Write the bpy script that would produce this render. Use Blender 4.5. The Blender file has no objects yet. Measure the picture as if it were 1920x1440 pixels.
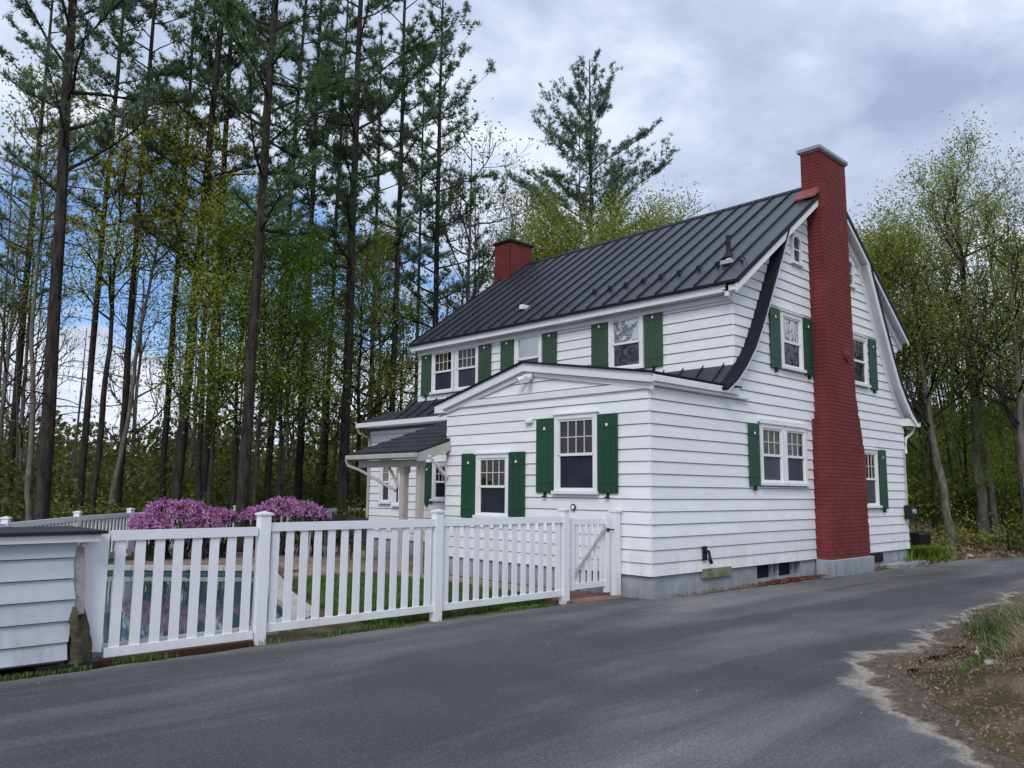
import bpy, bmesh, math, random
import numpy as np
from mathutils import Vector, Matrix
random.seed(7)
S = bpy.context.scene
COL = S.collection

# ------------------------------------------------------------------ camera
CAM = Vector((-9.887, -7.328, 1.55))
cam = bpy.data.objects.new('camera', bpy.data.cameras.new('camera'))
COL.objects.link(cam)
cam.matrix_world = Matrix(((0.722, -0.097, -0.685, CAM.x), (-0.692, -0.088, -0.716, CAM.y), (0.010, 0.991, -0.131, CAM.z), (0, 0, 0, 1)))
_X = Vector((1593, -215, -1513.007)).normalized()
_Y = Vector((-1462, -185, -1513.007)).normalized()
_Z = _X.cross(_Y).normalized()
_Y = _Z.cross(_X)
cam.matrix_world = Matrix(((*_X, CAM.x), (*_Y, CAM.y), (*_Z, CAM.z), (0, 0, 0, 1)))
cam.data.sensor_width = 36.0
cam.data.lens = 36.0 * 1513.007 / 1920
cam.data.clip_start = 0.05
cam.data.clip_end = 2000
S.camera = cam
R3 = Matrix((_X, _Y, _Z))


def ray(px, py):
    return R3 @ Vector((px - 960, -(py - 720), -1513.007))


def ground_at(px, D):
    """point on the ground D metres from the camera in the direction of picture column px"""
    d = ray(px, 930)
    l = math.hypot(d.x, d.y)
    return CAM.x + d.x / l * D, CAM.y + d.y / l * D


# ------------------------------------------------------------------ sky, sun, exposure
W = bpy.data.worlds.new('World')
S.world = W
W.use_nodes = True
SUN_EL, SUN_AZ = math.radians(42), math.radians(213)     # azimuth of the sun as atan2(y, x)


def build_world():
    nt = W.node_tree
    nt.nodes.clear()
    N, L = nt.nodes.new, nt.links.new
    out = N('ShaderNodeOutputWorld')
    bg = N('ShaderNodeBackground')
    bg.inputs['Strength'].default_value = 0.1
    L(bg.outputs[0], out.inputs[0])
    sky = N('ShaderNodeTexSky')
    sky.sky_type = 'NISHITA'
    sky.sun_disc = False
    sky.sun_elevation = SUN_EL
    sky.sun_rotation = math.pi / 2 - SUN_AZ
    sky.altitude = 100
    tc = N('ShaderNodeTexCoord')
    sep = N('ShaderNodeSeparateXYZ')
    L(tc.outputs['Generated'], sep.inputs[0])

    def m(op, a, b=None, c=None, clamp=False):
        n = N('ShaderNodeMath')
        n.operation = op
        n.use_clamp = clamp
        for i, v in enumerate((a, b, c)):
            if v is None:
                continue
            if isinstance(v, (int, float)):
                n.inputs[i].default_value = v
            else:
                L(v, n.inputs[i])
        return n.outputs[0]
    # cloud layer: direction projected on a flat ceiling
    den = m('ADD', m('MAXIMUM', sep.outputs[2], 0.0), 0.22)
    cx = m('DIVIDE', sep.outputs[0], den)
    cy = m('DIVIDE', sep.outputs[1], den)
    comb = N('ShaderNodeCombineXYZ')
    L(cx, comb.inputs[0])
    L(cy, comb.inputs[1])

    def noise(scale, detail, rough, dist=0.0, off=0.0):
        mp = N('ShaderNodeMapping')
        mp.inputs['Location'].default_value = (off, off * .7, 0)
        L(comb.outputs[0], mp.inputs[0])
        n = N('ShaderNodeTexNoise')
        n.inputs['Scale'].default_value = scale
        n.inputs['Detail'].default_value = detail
        n.inputs['Roughness'].default_value = rough
        n.inputs['Distortion'].default_value = dist
        L(mp.outputs[0], n.inputs['Vector'])
        return n.outputs['Fac']
    big = noise(1.15, 8, .55, .5, 3.1)
    fine = noise(3.2, 8, .55, .6, 9.0)
    mixv = m('ADD', m('MULTIPLY', big, .68), m('MULTIPLY', fine, .32))
    ramp = N('ShaderNodeValToRGB')
    cr = ramp.color_ramp
    cr.elements[0].position = .40
    cr.elements[0].color = (3.5, 4.25, 5.9, 1)
    cr.elements[1].position = .61
    cr.elements[1].color = (8.8, 9.3, 10.2, 1)
    e = cr.elements.new(.50)
    e.color = (5.3, 6.2, 8.0, 1)
    L(mixv, ramp.inputs[0])
    # low band of brighter cloud towards the horizon
    low = m('SUBTRACT', 1.0, m('MULTIPLY', m('ABSOLUTE', sep.outputs[2]), 2.6), clamp=True)
    mixl = N('ShaderNodeMix')
    mixl.data_type = 'RGBA'
    L(m('MULTIPLY', low, .6), mixl.inputs[0])
    L(ramp.outputs[0], mixl.inputs[6])
    mixl.inputs[7].default_value = (8.8, 9.1, 9.9, 1)
    # a gap of blue in the clouds over the pine wood
    gd = ray(300, 490).normalized()
    dot = N('ShaderNodeVectorMath')
    dot.operation = 'DOT_PRODUCT'
    L(tc.outputs['Generated'], dot.inputs[0])
    dot.inputs[1].default_value = gd
    dz = m('MULTIPLY', m('ABSOLUTE', m('SUBTRACT', sep.outputs[2], gd.z)), 8.5)
    side = m('MULTIPLY', m('SUBTRACT', 1.0, dot.outputs['Value']), 11.0)
    hole = m('SUBTRACT', m('ADD', 1.05, m('MULTIPLY', m('SUBTRACT', fine, .5), 3.4)), m('ADD', dz, side))
    hole = m('MULTIPLY', hole, 2.2, clamp=True)
    blue = N('ShaderNodeMix')
    blue.data_type = 'RGBA'
    blue.blend_type = 'MULTIPLY'
    blue.inputs[0].default_value = 1
    L(sky.outputs[0], blue.inputs[6])
    blue.inputs[7].default_value = (.8, 1.1, 1.5, 1)
    fin = N('ShaderNodeMix')
    fin.data_type = 'RGBA'
    L(m('MULTIPLY', hole, .9), fin.inputs[0])
    L(mixl.outputs[2], fin.inputs[6])
    L(blue.outputs[2], fin.inputs[7])
    L(fin.outputs[2], bg.inputs['Color'])


build_world()
sl = bpy.data.lights.new('sun', 'SUN')
sl.energy = 1.5
sl.angle = math.radians(25)
sl.color = (1, .96, .9)
sun = bpy.data.objects.new('sun', sl)
COL.objects.link(sun)
sun.rotation_euler = Vector((math.cos(SUN_EL) * math.cos(SUN_AZ), math.cos(SUN_EL) * math.sin(SUN_AZ), math.sin(SUN_EL))).to_track_quat('Z', 'Y').to_euler()
S.view_settings.view_transform = 'Standard'
S.view_settings.look = 'None'
S.view_settings.exposure = 0.18
S.view_settings.gamma = 1.0
S.view_settings.use_curve_mapping = False
S.cycles.max_bounces = 6
S.cycles.diffuse_bounces = 3
S.cycles.glossy_bounces = 3
S.cycles.transmission_bounces = 3
S.cycles.transparent_max_bounces = 8


# ------------------------------------------------------------------ materials
def mat(name, col, rough=.7, var=.12, scale=6, spec=.3, bump=0, bscale=60, hue=None, rnd=0.0, detail=6, metal=0, stretch=None):
    """procedural material: base colour varied by noise, per object value shift, fine relief"""
    m = bpy.data.materials.new(name)
    m.use_nodes = True
    nt = m.node_tree
    b = nt.nodes['Principled BSDF']
    N, L = nt.nodes.new, nt.links.new
    tc = N('ShaderNodeTexCoord')
    src = tc.outputs['Object']
    if stretch:
        mp = N('ShaderNodeMapping')
        mp.inputs['Scale'].default_value = stretch
        L(src, mp.inputs[0])
        src = mp.outputs[0]
    n = N('ShaderNodeTexNoise')
    n.inputs['Scale'].default_value = scale
    n.inputs['Detail'].default_value = detail
    n.inputs['Roughness'].default_value = .62
    L(src, n.inputs['Vector'])
    r = N('ShaderNodeValToRGB')
    c2 = hue or col
    r.color_ramp.elements[0].position = .3
    r.color_ramp.elements[1].position = .7
    r.color_ramp.elements[0].color = (*[c * (1 - var) for c in col], 1)
    r.color_ramp.elements[1].color = (*[min(1, c * (1 + var)) for c in c2], 1)
    L(n.outputs['Fac'], r.inputs[0])
    colout = r.outputs[0]
    if rnd:
        oi = N('ShaderNodeObjectInfo')
        mr = N('ShaderNodeMapRange')
        mr.inputs['To Min'].default_value = 1 - rnd
        mr.inputs['To Max'].default_value = 1 + rnd * .6
        L(oi.outputs['Random'], mr.inputs[0])
        mx = N('ShaderNodeVectorMath')
        mx.operation = 'SCALE'
        L(colout, mx.inputs[0])
        L(mr.outputs[0], mx.inputs['Scale'])
        colout = mx.outputs[0]
    L(colout, b.inputs['Base Color'])
    b.inputs['Roughness'].default_value = rough
    b.inputs['Specular IOR Level'].default_value = spec
    b.inputs['Metallic'].default_value = metal
    if bump:
        n2 = N('ShaderNodeTexNoise')
        n2.inputs['Scale'].default_value = bscale
        n2.inputs['Detail'].default_value = 5
        L(src, n2.inputs['Vector'])
        bp = N('ShaderNodeBump')
        bp.inputs['Strength'].default_value = bump
        bp.inputs['Distance'].default_value = .02
        L(n2.outputs['Fac'], bp.inputs['Height'])
        L(bp.outputs[0], b.inputs['Normal'])
    return m


def leafmat(name, col, col2, trans=.35, rough=.6, scale=.6, rnd=.12):
    m = bpy.data.materials.new(name)
    m.use_nodes = True
    nt = m.node_tree
    N, L = nt.nodes.new, nt.links.new
    nt.nodes.clear()
    out = N('ShaderNodeOutputMaterial')
    tc = N('ShaderNodeTexCoord')
    n = N('ShaderNodeTexNoise')
    n.inputs['Scale'].default_value = scale
    n.inputs['Detail'].default_value = 3
    L(tc.outputs['Object'], n.inputs['Vector'])
    geo = N('ShaderNodeNewGeometry')
    ad = N('ShaderNodeMath')
    ad.operation = 'MULTIPLY_ADD'
    L(geo.outputs['Random Per Island'], ad.inputs[0])
    ad.inputs[1].default_value = .45
    L(n.outputs['Fac'], ad.inputs[2])
    r = N('ShaderNodeValToRGB')
    r.color_ramp.elements[0].position = .42
    r.color_ramp.elements[1].position = 1.0
    r.color_ramp.elements[0].color = (*col, 1)
    r.color_ramp.elements[1].color = (*col2, 1)
    L(ad.outputs[0], r.inputs[0])
    oi = N('ShaderNodeObjectInfo')
    mr = N('ShaderNodeMapRange')
    mr.inputs['To Min'].default_value = 1 - rnd
    mr.inputs['To Max'].default_value = 1 + rnd
    L(oi.outputs['Random'], mr.inputs[0])
    sc = N('ShaderNodeVectorMath')
    sc.operation = 'SCALE'
    L(r.outputs[0], sc.inputs[0])
    L(mr.outputs[0], sc.inputs['Scale'])
    d = N('ShaderNodeBsdfDiffuse')
    t = N('ShaderNodeBsdfTranslucent')
    g = N('ShaderNodeBsdfGlossy')
    g.inputs['Roughness'].default_value = .5
    mx = N('ShaderNodeMixShader')
    mx.inputs[0].default_value = trans
    L(sc.outputs[0], d.inputs[0])
    L(sc.outputs[0], t.inputs[0])
    L(d.outputs[0], mx.inputs[1])
    L(t.outputs[0], mx.inputs[2])
    m2 = N('ShaderNodeMixShader')
    m2.inputs[0].default_value = .04
    L(mx.outputs[0], m2.inputs[1])
    L(g.outputs[0], m2.inputs[2])
    L(m2.outputs[0], out.inputs[0])
    return m


def glassmat(name, base, refl, rough=.02):
    """window glass over a dark room: mirror layer plus room colour with soft curtain folds"""
    m = bpy.data.materials.new(name)
    m.use_nodes = True
    nt = m.node_tree
    N, L = nt.nodes.new, nt.links.new
    nt.nodes.clear()
    out = N('ShaderNodeOutputMaterial')
    tc = N('ShaderNodeTexCoord')
    n = N('ShaderNodeTexNoise')
    n.inputs['Scale'].default_value = 3
    L(tc.outputs['Object'], n.inputs['Vector'])
    r = N('ShaderNodeValToRGB')
    r.color_ramp.elements[0].color = (*[c * .5 for c in base], 1)
    r.color_ramp.elements[1].color = (*[c * 1.5 for c in base], 1)
    L(n.outputs['Fac'], r.inputs[0])
    d = N('ShaderNodeBsdfDiffuse')
    oi = N('ShaderNodeObjectInfo')
    mr = N('ShaderNodeMapRange')
    mr.inputs['To Min'].default_value = .5
    mr.inputs['To Max'].default_value = 2.6
    L(oi.outputs['Random'], mr.inputs[0])
    sc = N('ShaderNodeVectorMath')
    sc.operation = 'SCALE'
    L(r.outputs[0], sc.inputs[0])
    L(mr.outputs[0], sc.inputs['Scale'])
    L(sc.outputs[0], d.inputs[0])
    g = N('ShaderNodeBsdfGlossy')
    g.inputs['Roughness'].default_value = rough
    n3 = N('ShaderNodeTexNoise')
    n3.inputs['Scale'].default_value = 2.2
    L(tc.outputs['Object'], n3.inputs['Vector'])
    bp = N('ShaderNodeBump')
    bp.inputs['Strength'].default_value = .12
    bp.inputs['Distance'].default_value = .05
    L(n3.outputs['Fac'], bp.inputs['Height'])
    L(bp.outputs[0], g.inputs['Normal'])
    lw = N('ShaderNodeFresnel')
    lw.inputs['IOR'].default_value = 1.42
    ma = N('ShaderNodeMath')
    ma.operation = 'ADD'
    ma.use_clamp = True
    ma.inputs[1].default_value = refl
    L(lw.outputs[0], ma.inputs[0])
    mx = N('ShaderNodeMixShader')
    L(ma.outputs[0], mx.inputs[0])
    L(d.outputs[0], mx.inputs[1])
    L(g.outputs[0], mx.inputs[2])
    L(mx.outputs[0], out.inputs[0])
    return m


M = dict(
    siding=mat('white_siding_paint', (.80, .81, .84), .5, .05, 1.5, .3, .08, 40, rnd=.05, stretch=(1, 1, 6)),
    sheath=mat('wall_sheathing', (.16, .17, .20), .9, .1),  # dark grey so the gaps between clapboards read as shadow lines
    trim=mat('white_trim_paint', (.78, .79, .81), .45, .05, 3, .3, .05, 50, rnd=.03),
    vinyl=mat('white_vinyl', (.80, .81, .85), .38, .04, 2, .4, .03, 30, rnd=.04),
    roof=mat('charcoal_metal_roof', (.040, .044, .055), .38, .15, .8, .5, .05, 6, rnd=.10),
    seam=mat('dark_roof_seam', (.018, .019, .026), .5, .1, 3),
    rakemetal=mat('black_rake_metal', (.010, .011, .017), .6, .15, 2, .2),
    shingle=mat('dark_shingle', (.045, .047, .058), .85, .35, 9, .2, .5, 30),
    shutter=mat('green_shutter_paint', (.009, .062, .032), .45, .15, 2, .35, .06, 40, rnd=.12),
    shutter_upper=mat('faded_sky_sheen_green_paint', (.042, .080, .054), .6, .15, 2, .35, .06, 40, rnd=.12),  # faded green with the sheen of the sky mixed into the tone
    brick=mat('red_painted_brick', (.185, .040, .041), .75, .2, 1.6, .2, .25, 60, rnd=.12),
    mortar=mat('red_painted_mortar', (.145, .030, .031), .8, .2, 8),
    lead=mat('copper_red_flashing', (.24, .07, .065), .5, .2, 4),
    cap=mat('slate_chimney_cap', (.30, .32, .35), .6, .12, 4, .3, .2, 30),
    concrete=mat('painted_foundation', (.33, .36, .40), .8, .18, 2.5, .2, .25, 25),
    moss=mat('mossy_concrete', (.20, .20, .13), .9, .4, 5, .1, .5, 20),
    dark=mat('dark_opening', (.01, .01, .012), .8, .2),
    black=mat('black_metal', (.015, .015, .017), .45, .2),
    sash=mat('cream_sash_paint', (.62, .57, .47), .5, .06),
    wood=mat('shaded_post_wood', (.44, .41, .38), .8, .2, 6, .2, .3, 40, stretch=(6, 6, 1)),  # grey-tan base with the porch shade included in the colour
    pipe=mat('grey_gutter_pipe', (.42, .41, .38), .5, .15, 5),
    bark=mat('pine_bark', (.026, .023, .021), .95, .5, 5, .1, 1.0, 14, hue=(.050, .044, .039), stretch=(2.5, 2.5, .5)),
    barkgrey=mat('grey_bark', (.11, .10, .088), .9, .35, 4, .1, .7, 16, hue=(.17, .155, .135), stretch=(2, 2, .8)),
    twig=mat('branch_bark', (.030, .026, .023), .95, .4, 3),
    twiggrey=mat('grey_branch_bark', (.075, .068, .06), .95, .3, 3),
    needle=leafmat('pine_needles', (.048, .098, .038), (.165, .245, .095), .5, scale=.35),
    needleB=leafmat('blue_pine_needles', (.065, .110, .068), (.20, .275, .165), .5, scale=.35),
    needleO=leafmat('olive_pine_needles', (.050, .068, .020), (.14, .16, .05), .35, scale=.35),
    leafY=leafmat('yellow_spring_leaves', (.26, .27, .015), (.50, .50, .05), .55),
    leafG=leafmat('green_spring_leaves', (.10, .17, .012), (.25, .37, .035), .5),
    leafL=leafmat('light_spring_leaves', (.15, .19, .02), (.36, .41, .07), .5),
    leafM=leafmat('green_brush_leaves', (.07, .10, .012), (.21, .26, .035), .45, scale=.15),
    leafP=leafmat('pale_buds', (.14, .15, .09), (.30, .31, .20), .4),
    leafD=leafmat('dark_understory_leaves', (.050, .065, .010), (.17, .185, .030), .45, scale=.12),
    leafAz=leafmat('azalea_leaves', (.02, .035, .012), (.05, .06, .03), .3, scale=2),
    blossom=leafmat('azalea_blossoms', (.30, .06, .27), (.76, .42, .70), .4, scale=4),
    grass=leafmat('grass_blades', (.04, .09, .012), (.12, .20, .03), .3, scale=1.5),
    straw=leafmat('dry_grass_blades', (.22, .17, .09), (.50, .42, .26), .3, scale=2),
    litter=leafmat('dead_leaves', (.09, .06, .04), (.38, .29, .20), .15, scale=2),
    stone=mat('patio_flagstone', (.27, .22, .18), .85, .2, 4, .2, .25, 20, rnd=.22),
    coping=mat('pool_coping', (.44, .42, .37), .8, .15, 5, .2, .2, 25, rnd=.1),
    paver=mat('gate_brick_paver', (.26, .15, .11), .85, .2, 6, .2, .2, 30, rnd=.2),
    poolwall=mat('pool_liner', (.06, .10, .115), .6, .15, 3),
    shedpaint=mat('shaded_pale_grey_shed_paint', (.50, .54, .61), .55, .08, 1.5, .3, .08, 40, rnd=.06, stretch=(1, 1, 6)),  # pale grey paint with shade mixed in, so darker and bluer
    corner=mat('bleached_corner_board', (.34, .31, .31), .9, .3, 7, .1, .5, 30),
    chair=mat('dark_patio_plastic', (.03, .035, .045), .5, .2),
    tabletop=mat('pale_blue_table_top', (.35, .40, .48), .5, .1),
    meter=mat('meter_box_grey', (.30, .31, .32), .5, .1),
    rope=mat('mossy_stump_wood', (.085, .08, .055), .95, .5, 8, .1, 1.0, 20),
    redwood=mat('red_brown_board', (.055, .022, .018), .8, .2, 6, .2, .2, 30),
    carblue=mat('dark_blue_car_paint', (.05, .07, .16), .3, .1, 2, .5),
    carwhite=mat('pale_car_trim', (.55, .58, .66), .4, .1),
)
def add_grime(m, z0, z1, col, amount):
    nt = m.node_tree
    N, L = nt.nodes.new, nt.links.new
    b = nt.nodes['Principled BSDF']
    src = b.inputs['Base Color'].links[0].from_socket
    tc = N('ShaderNodeTexCoord')
    sp = N('ShaderNodeSeparateXYZ')
    L(tc.outputs['Object'], sp.inputs[0])
    mr = N('ShaderNodeMapRange')
    mr.inputs['From Min'].default_value = z0
    mr.inputs['From Max'].default_value = z1
    mr.inputs['To Min'].default_value = 1
    mr.inputs['To Max'].default_value = .16
    L(sp.outputs[2], mr.inputs[0])
    mp = N('ShaderNodeMapping')
    mp.inputs['Scale'].default_value = (3.2, 3.2, .7)
    L(tc.outputs['Object'], mp.inputs[0])
    n = N('ShaderNodeTexNoise')
    n.inputs['Scale'].default_value = 1.6
    n.inputs['Detail'].default_value = 9
    n.inputs['Roughness'].default_value = .7
    L(mp.outputs[0], n.inputs['Vector'])
    r_ = N('ShaderNodeMapRange')
    r_.inputs['From Min'].default_value = .42
    r_.inputs['From Max'].default_value = .72
    L(n.outputs['Fac'], r_.inputs[0])
    mu = N('ShaderNodeMath')
    mu.operation = 'MULTIPLY'
    L(mr.outputs[0], mu.inputs[0])
    L(r_.outputs[0], mu.inputs[1])
    m3 = N('ShaderNodeMath')
    m3.operation = 'MULTIPLY'
    m3.inputs[1].default_value = amount
    L(mu.outputs[0], m3.inputs[0])
    mx = N('ShaderNodeMix')
    mx.data_type = 'RGBA'
    L(m3.outputs[0], mx.inputs[0])
    L(src, mx.inputs[6])
    mx.inputs[7].default_value = (*col, 1)
    L(mx.outputs[2], b.inputs['Base Color'])


add_grime(M['siding'], .3, .9, (.40, .38, .32), .40)
add_grime(M['shedpaint'], .0, .7, (.22, .22, .17), .8)
add_grime(M['concrete'], -.05, .3, (.14, .13, .10), .9)
add_grime(M['vinyl'], -.1, .4, (.42, .42, .34), .5)
GL = dict(dark=glassmat('window_glass', (.012, .013, .017), .02),
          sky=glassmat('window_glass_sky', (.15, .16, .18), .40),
          mid=glassmat('window_glass_mid', (.018, .020, .028), .05),
          screen=glassmat('screened_glass', (.022, .026, .038), -.03, .35))


# ------------------------------------------------------------------ mesh helpers
class MB:
    def __init__(s):
        s.v, s.f = [], []

    def add(s, vs, fs):
        k = len(s.v)
        s.v += [tuple(p) for p in vs]
        s.f += [tuple(i + k for i in f) for f in fs]
        return s

    def box(s, x0, x1, y0, y1, z0, z1):
        return s.add([(x0, y0, z0), (x1, y0, z0), (x1, y1, z0), (x0, y1, z0), (x0, y0, z1), (x1, y0, z1), (x1, y1, z1), (x0, y1, z1)],
                     [(0, 3, 2, 1), (4, 5, 6, 7), (0, 1, 5, 4), (1, 2, 6, 5), (2, 3, 7, 6), (3, 0, 4, 7)])

    def fbox(s, P, u0, u1, n0, n1, z0, z1):
        return s.hex([P(u0, n0, z0), P(u1, n0, z0), P(u1, n1, z0), P(u0, n1, z0), P(u0, n0, z1), P(u1, n0, z1), P(u1, n1, z1), P(u0, n1, z1)])

    def hex(s, q):
        return s.add(q, [(0, 3, 2, 1), (4, 5, 6, 7), (0, 1, 5, 4), (1, 2, 6, 5), (2, 3, 7, 6), (3, 0, 4, 7)])

    def prism(s, poly, mapf, a, b):
        """poly of 2D points, extruded between a and b through mapf(p, q, t)"""
        n = len(poly)
        vs = [mapf(p, q, a) for p, q in poly] + [mapf(p, q, b) for p, q in poly]
        fs = [tuple(range(n))[::-1], tuple(range(n, 2 * n))] + [(i, (i + 1) % n, n + (i + 1) % n, n + i) for i in range(n)]
        return s.add(vs, fs)

    def tube(s, pts, rad, n=8, cap=True):
        pts = [Vector(p) for p in pts]
        if isinstance(rad, (int, float)):
            rad = [rad] * len(pts)
        k = len(s.v)
        for i, p in enumerate(pts):
            d = (pts[min(i + 1, len(pts) - 1)] - pts[max(i - 1, 0)]).normalized()
            a = d.cross(Vector((0, 0, 1)) if abs(d.z) < .9 else Vector((1, 0, 0))).normalized()
            b = d.cross(a)
            for j in range(n):
                t = 2 * math.pi * j / n
                s.v.append(tuple(p + (a * math.cos(t) + b * math.sin(t)) * rad[i]))
        for i in range(len(pts) - 1):
            for j in range(n):
                s.f.append((k + i * n + j, k + i * n + (j + 1) % n, k + (i + 1) * n + (j + 1) % n, k + (i + 1) * n + j))
        if cap:
            s.f.append(tuple(k + j for j in range(n))[::-1])
            s.f.append(tuple(k + (len(pts) - 1) * n + j for j in range(n)))
        return s

    def build(s, name, material, parent=None, smooth=False, bevel=0, loc=None):
        me = bpy.data.meshes.new(name)
        me.from_pydata(s.v, [], s.f)
        bb = bmesh.new()
        bb.from_mesh(me)
        bmesh.ops.recalc_face_normals(bb, faces=bb.faces)
        bb.to_mesh(me)
        bb.free()
        me.materials.append(material)
        if smooth:
            me.shade_smooth()
        me.update()
        return link(name, me, parent, bevel, loc)


def link(name, me, parent=None, bevel=0, loc=None):
    o = bpy.data.objects.new(name, me)
    COL.objects.link(o)
    if loc is not None:
        o.location = loc
    if parent is not None:
        o.parent = parent
        if loc is None:
            o.location = -wloc(parent)
    if bevel:
        b = o.modifiers.new('bevel', 'BEVEL')
        b.width = bevel
        b.segments = 1
        b.limit_method = 'ANGLE'
    return o


def wloc(o):
    p = Vector((0, 0, 0))
    while o is not None:
        p += o.location
        o = o.parent
    return p


def root(name, label, cat, loc=(0, 0, 0), group=None, kind=None):
    o = bpy.data.objects.new(name, None)
    COL.objects.link(o)
    o.location = loc
    o.empty_display_size = .3
    tag(o, label, cat, group, kind)
    return o


def tag(o, label=None, cat=None, group=None, kind=None):
    if label:
        o['label'] = label
    if cat:
        o['category'] = cat
    if group:
        o['group'] = group
    if kind:
        o['kind'] = kind
    return o


def npmesh(name, V, F, material, smooth=False):
    """V (n,3) float, F (m,k) int: fast mesh"""
    V = np.asarray(V, dtype=np.float32)
    F = np.asarray(F, dtype=np.int32)
    me = bpy.data.meshes.new(name)
    me.vertices.add(len(V))
    me.vertices.foreach_set('co', V.ravel())
    k = F.shape[1]
    me.loops.add(F.size)
    me.loops.foreach_set('vertex_index', F.ravel())
    me.polygons.add(len(F))
    me.polygons.foreach_set('loop_start', np.arange(0, F.size, k, dtype=np.int32))
    me.materials.append(material)
    me.update(calc_edges=True)
    if smooth:
        me.shade_smooth()
    return me


def unit(a):
    return a / np.maximum(np.linalg.norm(a, axis=-1, keepdims=True), 1e-9)


def segmesh(P0, P1, R0, R1, n=5):
    """many tapered limbs (p0,p1,r0,r1) as open frustums"""
    P0, P1, R0, R1 = map(np.asarray, (P0, P1, R0, R1))
    d = unit(P1 - P0)
    up = np.where(np.abs(d[:, 2:3]) < .9, np.array([[0, 0, 1.]]), np.array([[1., 0, 0]]))
    a = unit(np.cross(d, up))
    b = np.cross(d, a)
    t = np.arange(n) * 2 * np.pi / n
    ring = a[:, None, :] * np.cos(t)[None, :, None] + b[:, None, :] * np.sin(t)[None, :, None]
    V = np.concatenate([P0[:, None, :] + ring * R0[:, None, None], P1[:, None, :] + ring * R1[:, None, None]], 1)
    m = len(P0)
    j = np.arange(n)
    q = np.stack([j, (j + 1) % n, n + (j + 1) % n, n + j], 1)
    F = (q[None] + (np.arange(m) * 2 * n)[:, None, None]).reshape(-1, 4)
    return V.reshape(-1, 3), F


def leaves(P, size, rng, aspect=.6, droop=0.0):
    """one diamond leaf (quad) per point"""
    n = len(P)
    a = unit(rng.normal(size=(n, 3)) + np.array([0, 0, -droop]))
    b = unit(np.cross(a, rng.normal(size=(n, 3))))
    s = (size * rng.uniform(.6, 1.4, n))[:, None]
    V = np.stack([P, P + a * s * .5 + b * s * aspect * .5, P + a * s, P + a * s * .5 - b * s * aspect * .5], 1).reshape(-1, 3)
    return V, np.arange(4 * n).reshape(-1, 4)


# ------------------------------------------------------------------ terrain
def lerp_tab(x, tab):
    return float(np.interp(x, [t[0] for t in tab], [t[1] for t in tab]))


NEAR = [(-60, -60), (-12, -22), (-8, -10.5), (-6, -7.4), (-4.5, -5.75), (-3.6, -5.05), (-3.0, -4.65), (-2.3, -4.15), (-1.3, -4.12), (0, -3.95), (2.5, -3.65), (5.4, -3.45), (8, -3.75), (12, -5.3), (16, -7.6), (24, -13), (60, -38)]
FAR = [(-60, -2.5), (-14, .35), (-8.6, .3), (-7.4, .3), (-1.3, .4), (-.2, .28), (-.1, -.14), (1.5, -.26), (4, -.34), (7, -.42), (10, -.52), (11.98, -.55), (13.2, -.85), (16, -2.2), (20, -4.6), (28, -10), (60, -31)]


def sstep(x, a, b):
    t = np.clip((x - a) / (b - a), 0, 1)
    return t * t * (3 - 2 * t)


def terrain_h(x, y):
    x = np.asarray(x, float)
    y = np.asarray(y, float)
    ny = np.interp(x, [t[0] for t in NEAR], [t[1] for t in NEAR])
    d = ny - y
    h = -.035 + 0 * x
    bank = sstep(d, .35, 2.4) * 1.25 * sstep(x, -5.5, 1.0) * (1 - .5 * sstep(x, 10, 20))
    h = h + bank
    fy = np.interp(x, [t[0] for t in FAR], [t[1] for t in FAR])
    e = y - fy
    h = h + sstep(x, 12.2, 17) * sstep(e, .4, 5.0) * .95 + sstep(x, 20, 60) * 3.4 * sstep(e, 2, 9)
    dist = np.hypot(x + 10, y + 7)
    h = h + sstep(dist, 60, 160) * 2.2
    wob = np.sin(x * 1.7 + y * .6) * np.sin(y * 1.3 - x * .4) * .05 + np.sin(x * .5) * np.cos(y * .37) * .12
    h = h + wob * sstep(np.maximum(dist - 24, 0) + np.maximum(d, 0) * 8, 0, 12)
    return h


def in_poly(x, y, poly):
    c = np.zeros(np.shape(x), bool)
    n = len(poly)
    for i in range(n):
        x0, y0 = poly[i]
        x1, y1 = poly[(i + 1) % n]
        cond = ((y0 > y) != (y1 > y)) & (x < (x1 - x0) * (y - y0) / (y1 - y0 + 1e-12) + x0)
        c ^= cond
    return c


POOL = [(-2.4, 7.7), (-3.1, 5.9), (-3.9, 4.1), (-4.7, 1.95), (-5.4, 1.3), (-8.6, 1.25), (-8.3, 4.4), (-5.3, 9.6), (-4.6, 9.6)]


def soil_mat():
    m = mat('woodland_soil', (.055, .045, .028), .95, .35, .35, .1, .9, 7, hue=(.10, .085, .045), detail=10)
    nt = m.node_tree
    N, L = nt.nodes.new, nt.links.new
    b = nt.nodes['Principled BSDF']
    src = b.inputs['Base Color'].links[0].from_socket
    n = N('ShaderNodeTexNoise')
    n.inputs['Scale'].default_value = 1.4
    n.inputs['Detail'].default_value = 10
    n.inputs['Roughness'].default_value = .75
    tc = N('ShaderNodeTexCoord')
    L(tc.outputs['Object'], n.inputs['Vector'])
    r = N('ShaderNodeValToRGB')
    r.color_ramp.elements[0].position = .50
    r.color_ramp.elements[1].position = .62
    r.color_ramp.elements[0].color = (0, 0, 0, 1)
    r.color_ramp.elements[1].color = (1, 1, 1, 1)
    L(n.outputs['Fac'], r.inputs[0])
    mx = N('ShaderNodeMix')
    mx.data_type = 'RGBA'
    L(r.outputs[0], mx.inputs[0])
    L(src, mx.inputs[6])
    mx.inputs[7].default_value = (.20, .15, .10, 1)
    L(mx.outputs[2], b.inputs['Base Color'])
    return m


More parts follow.
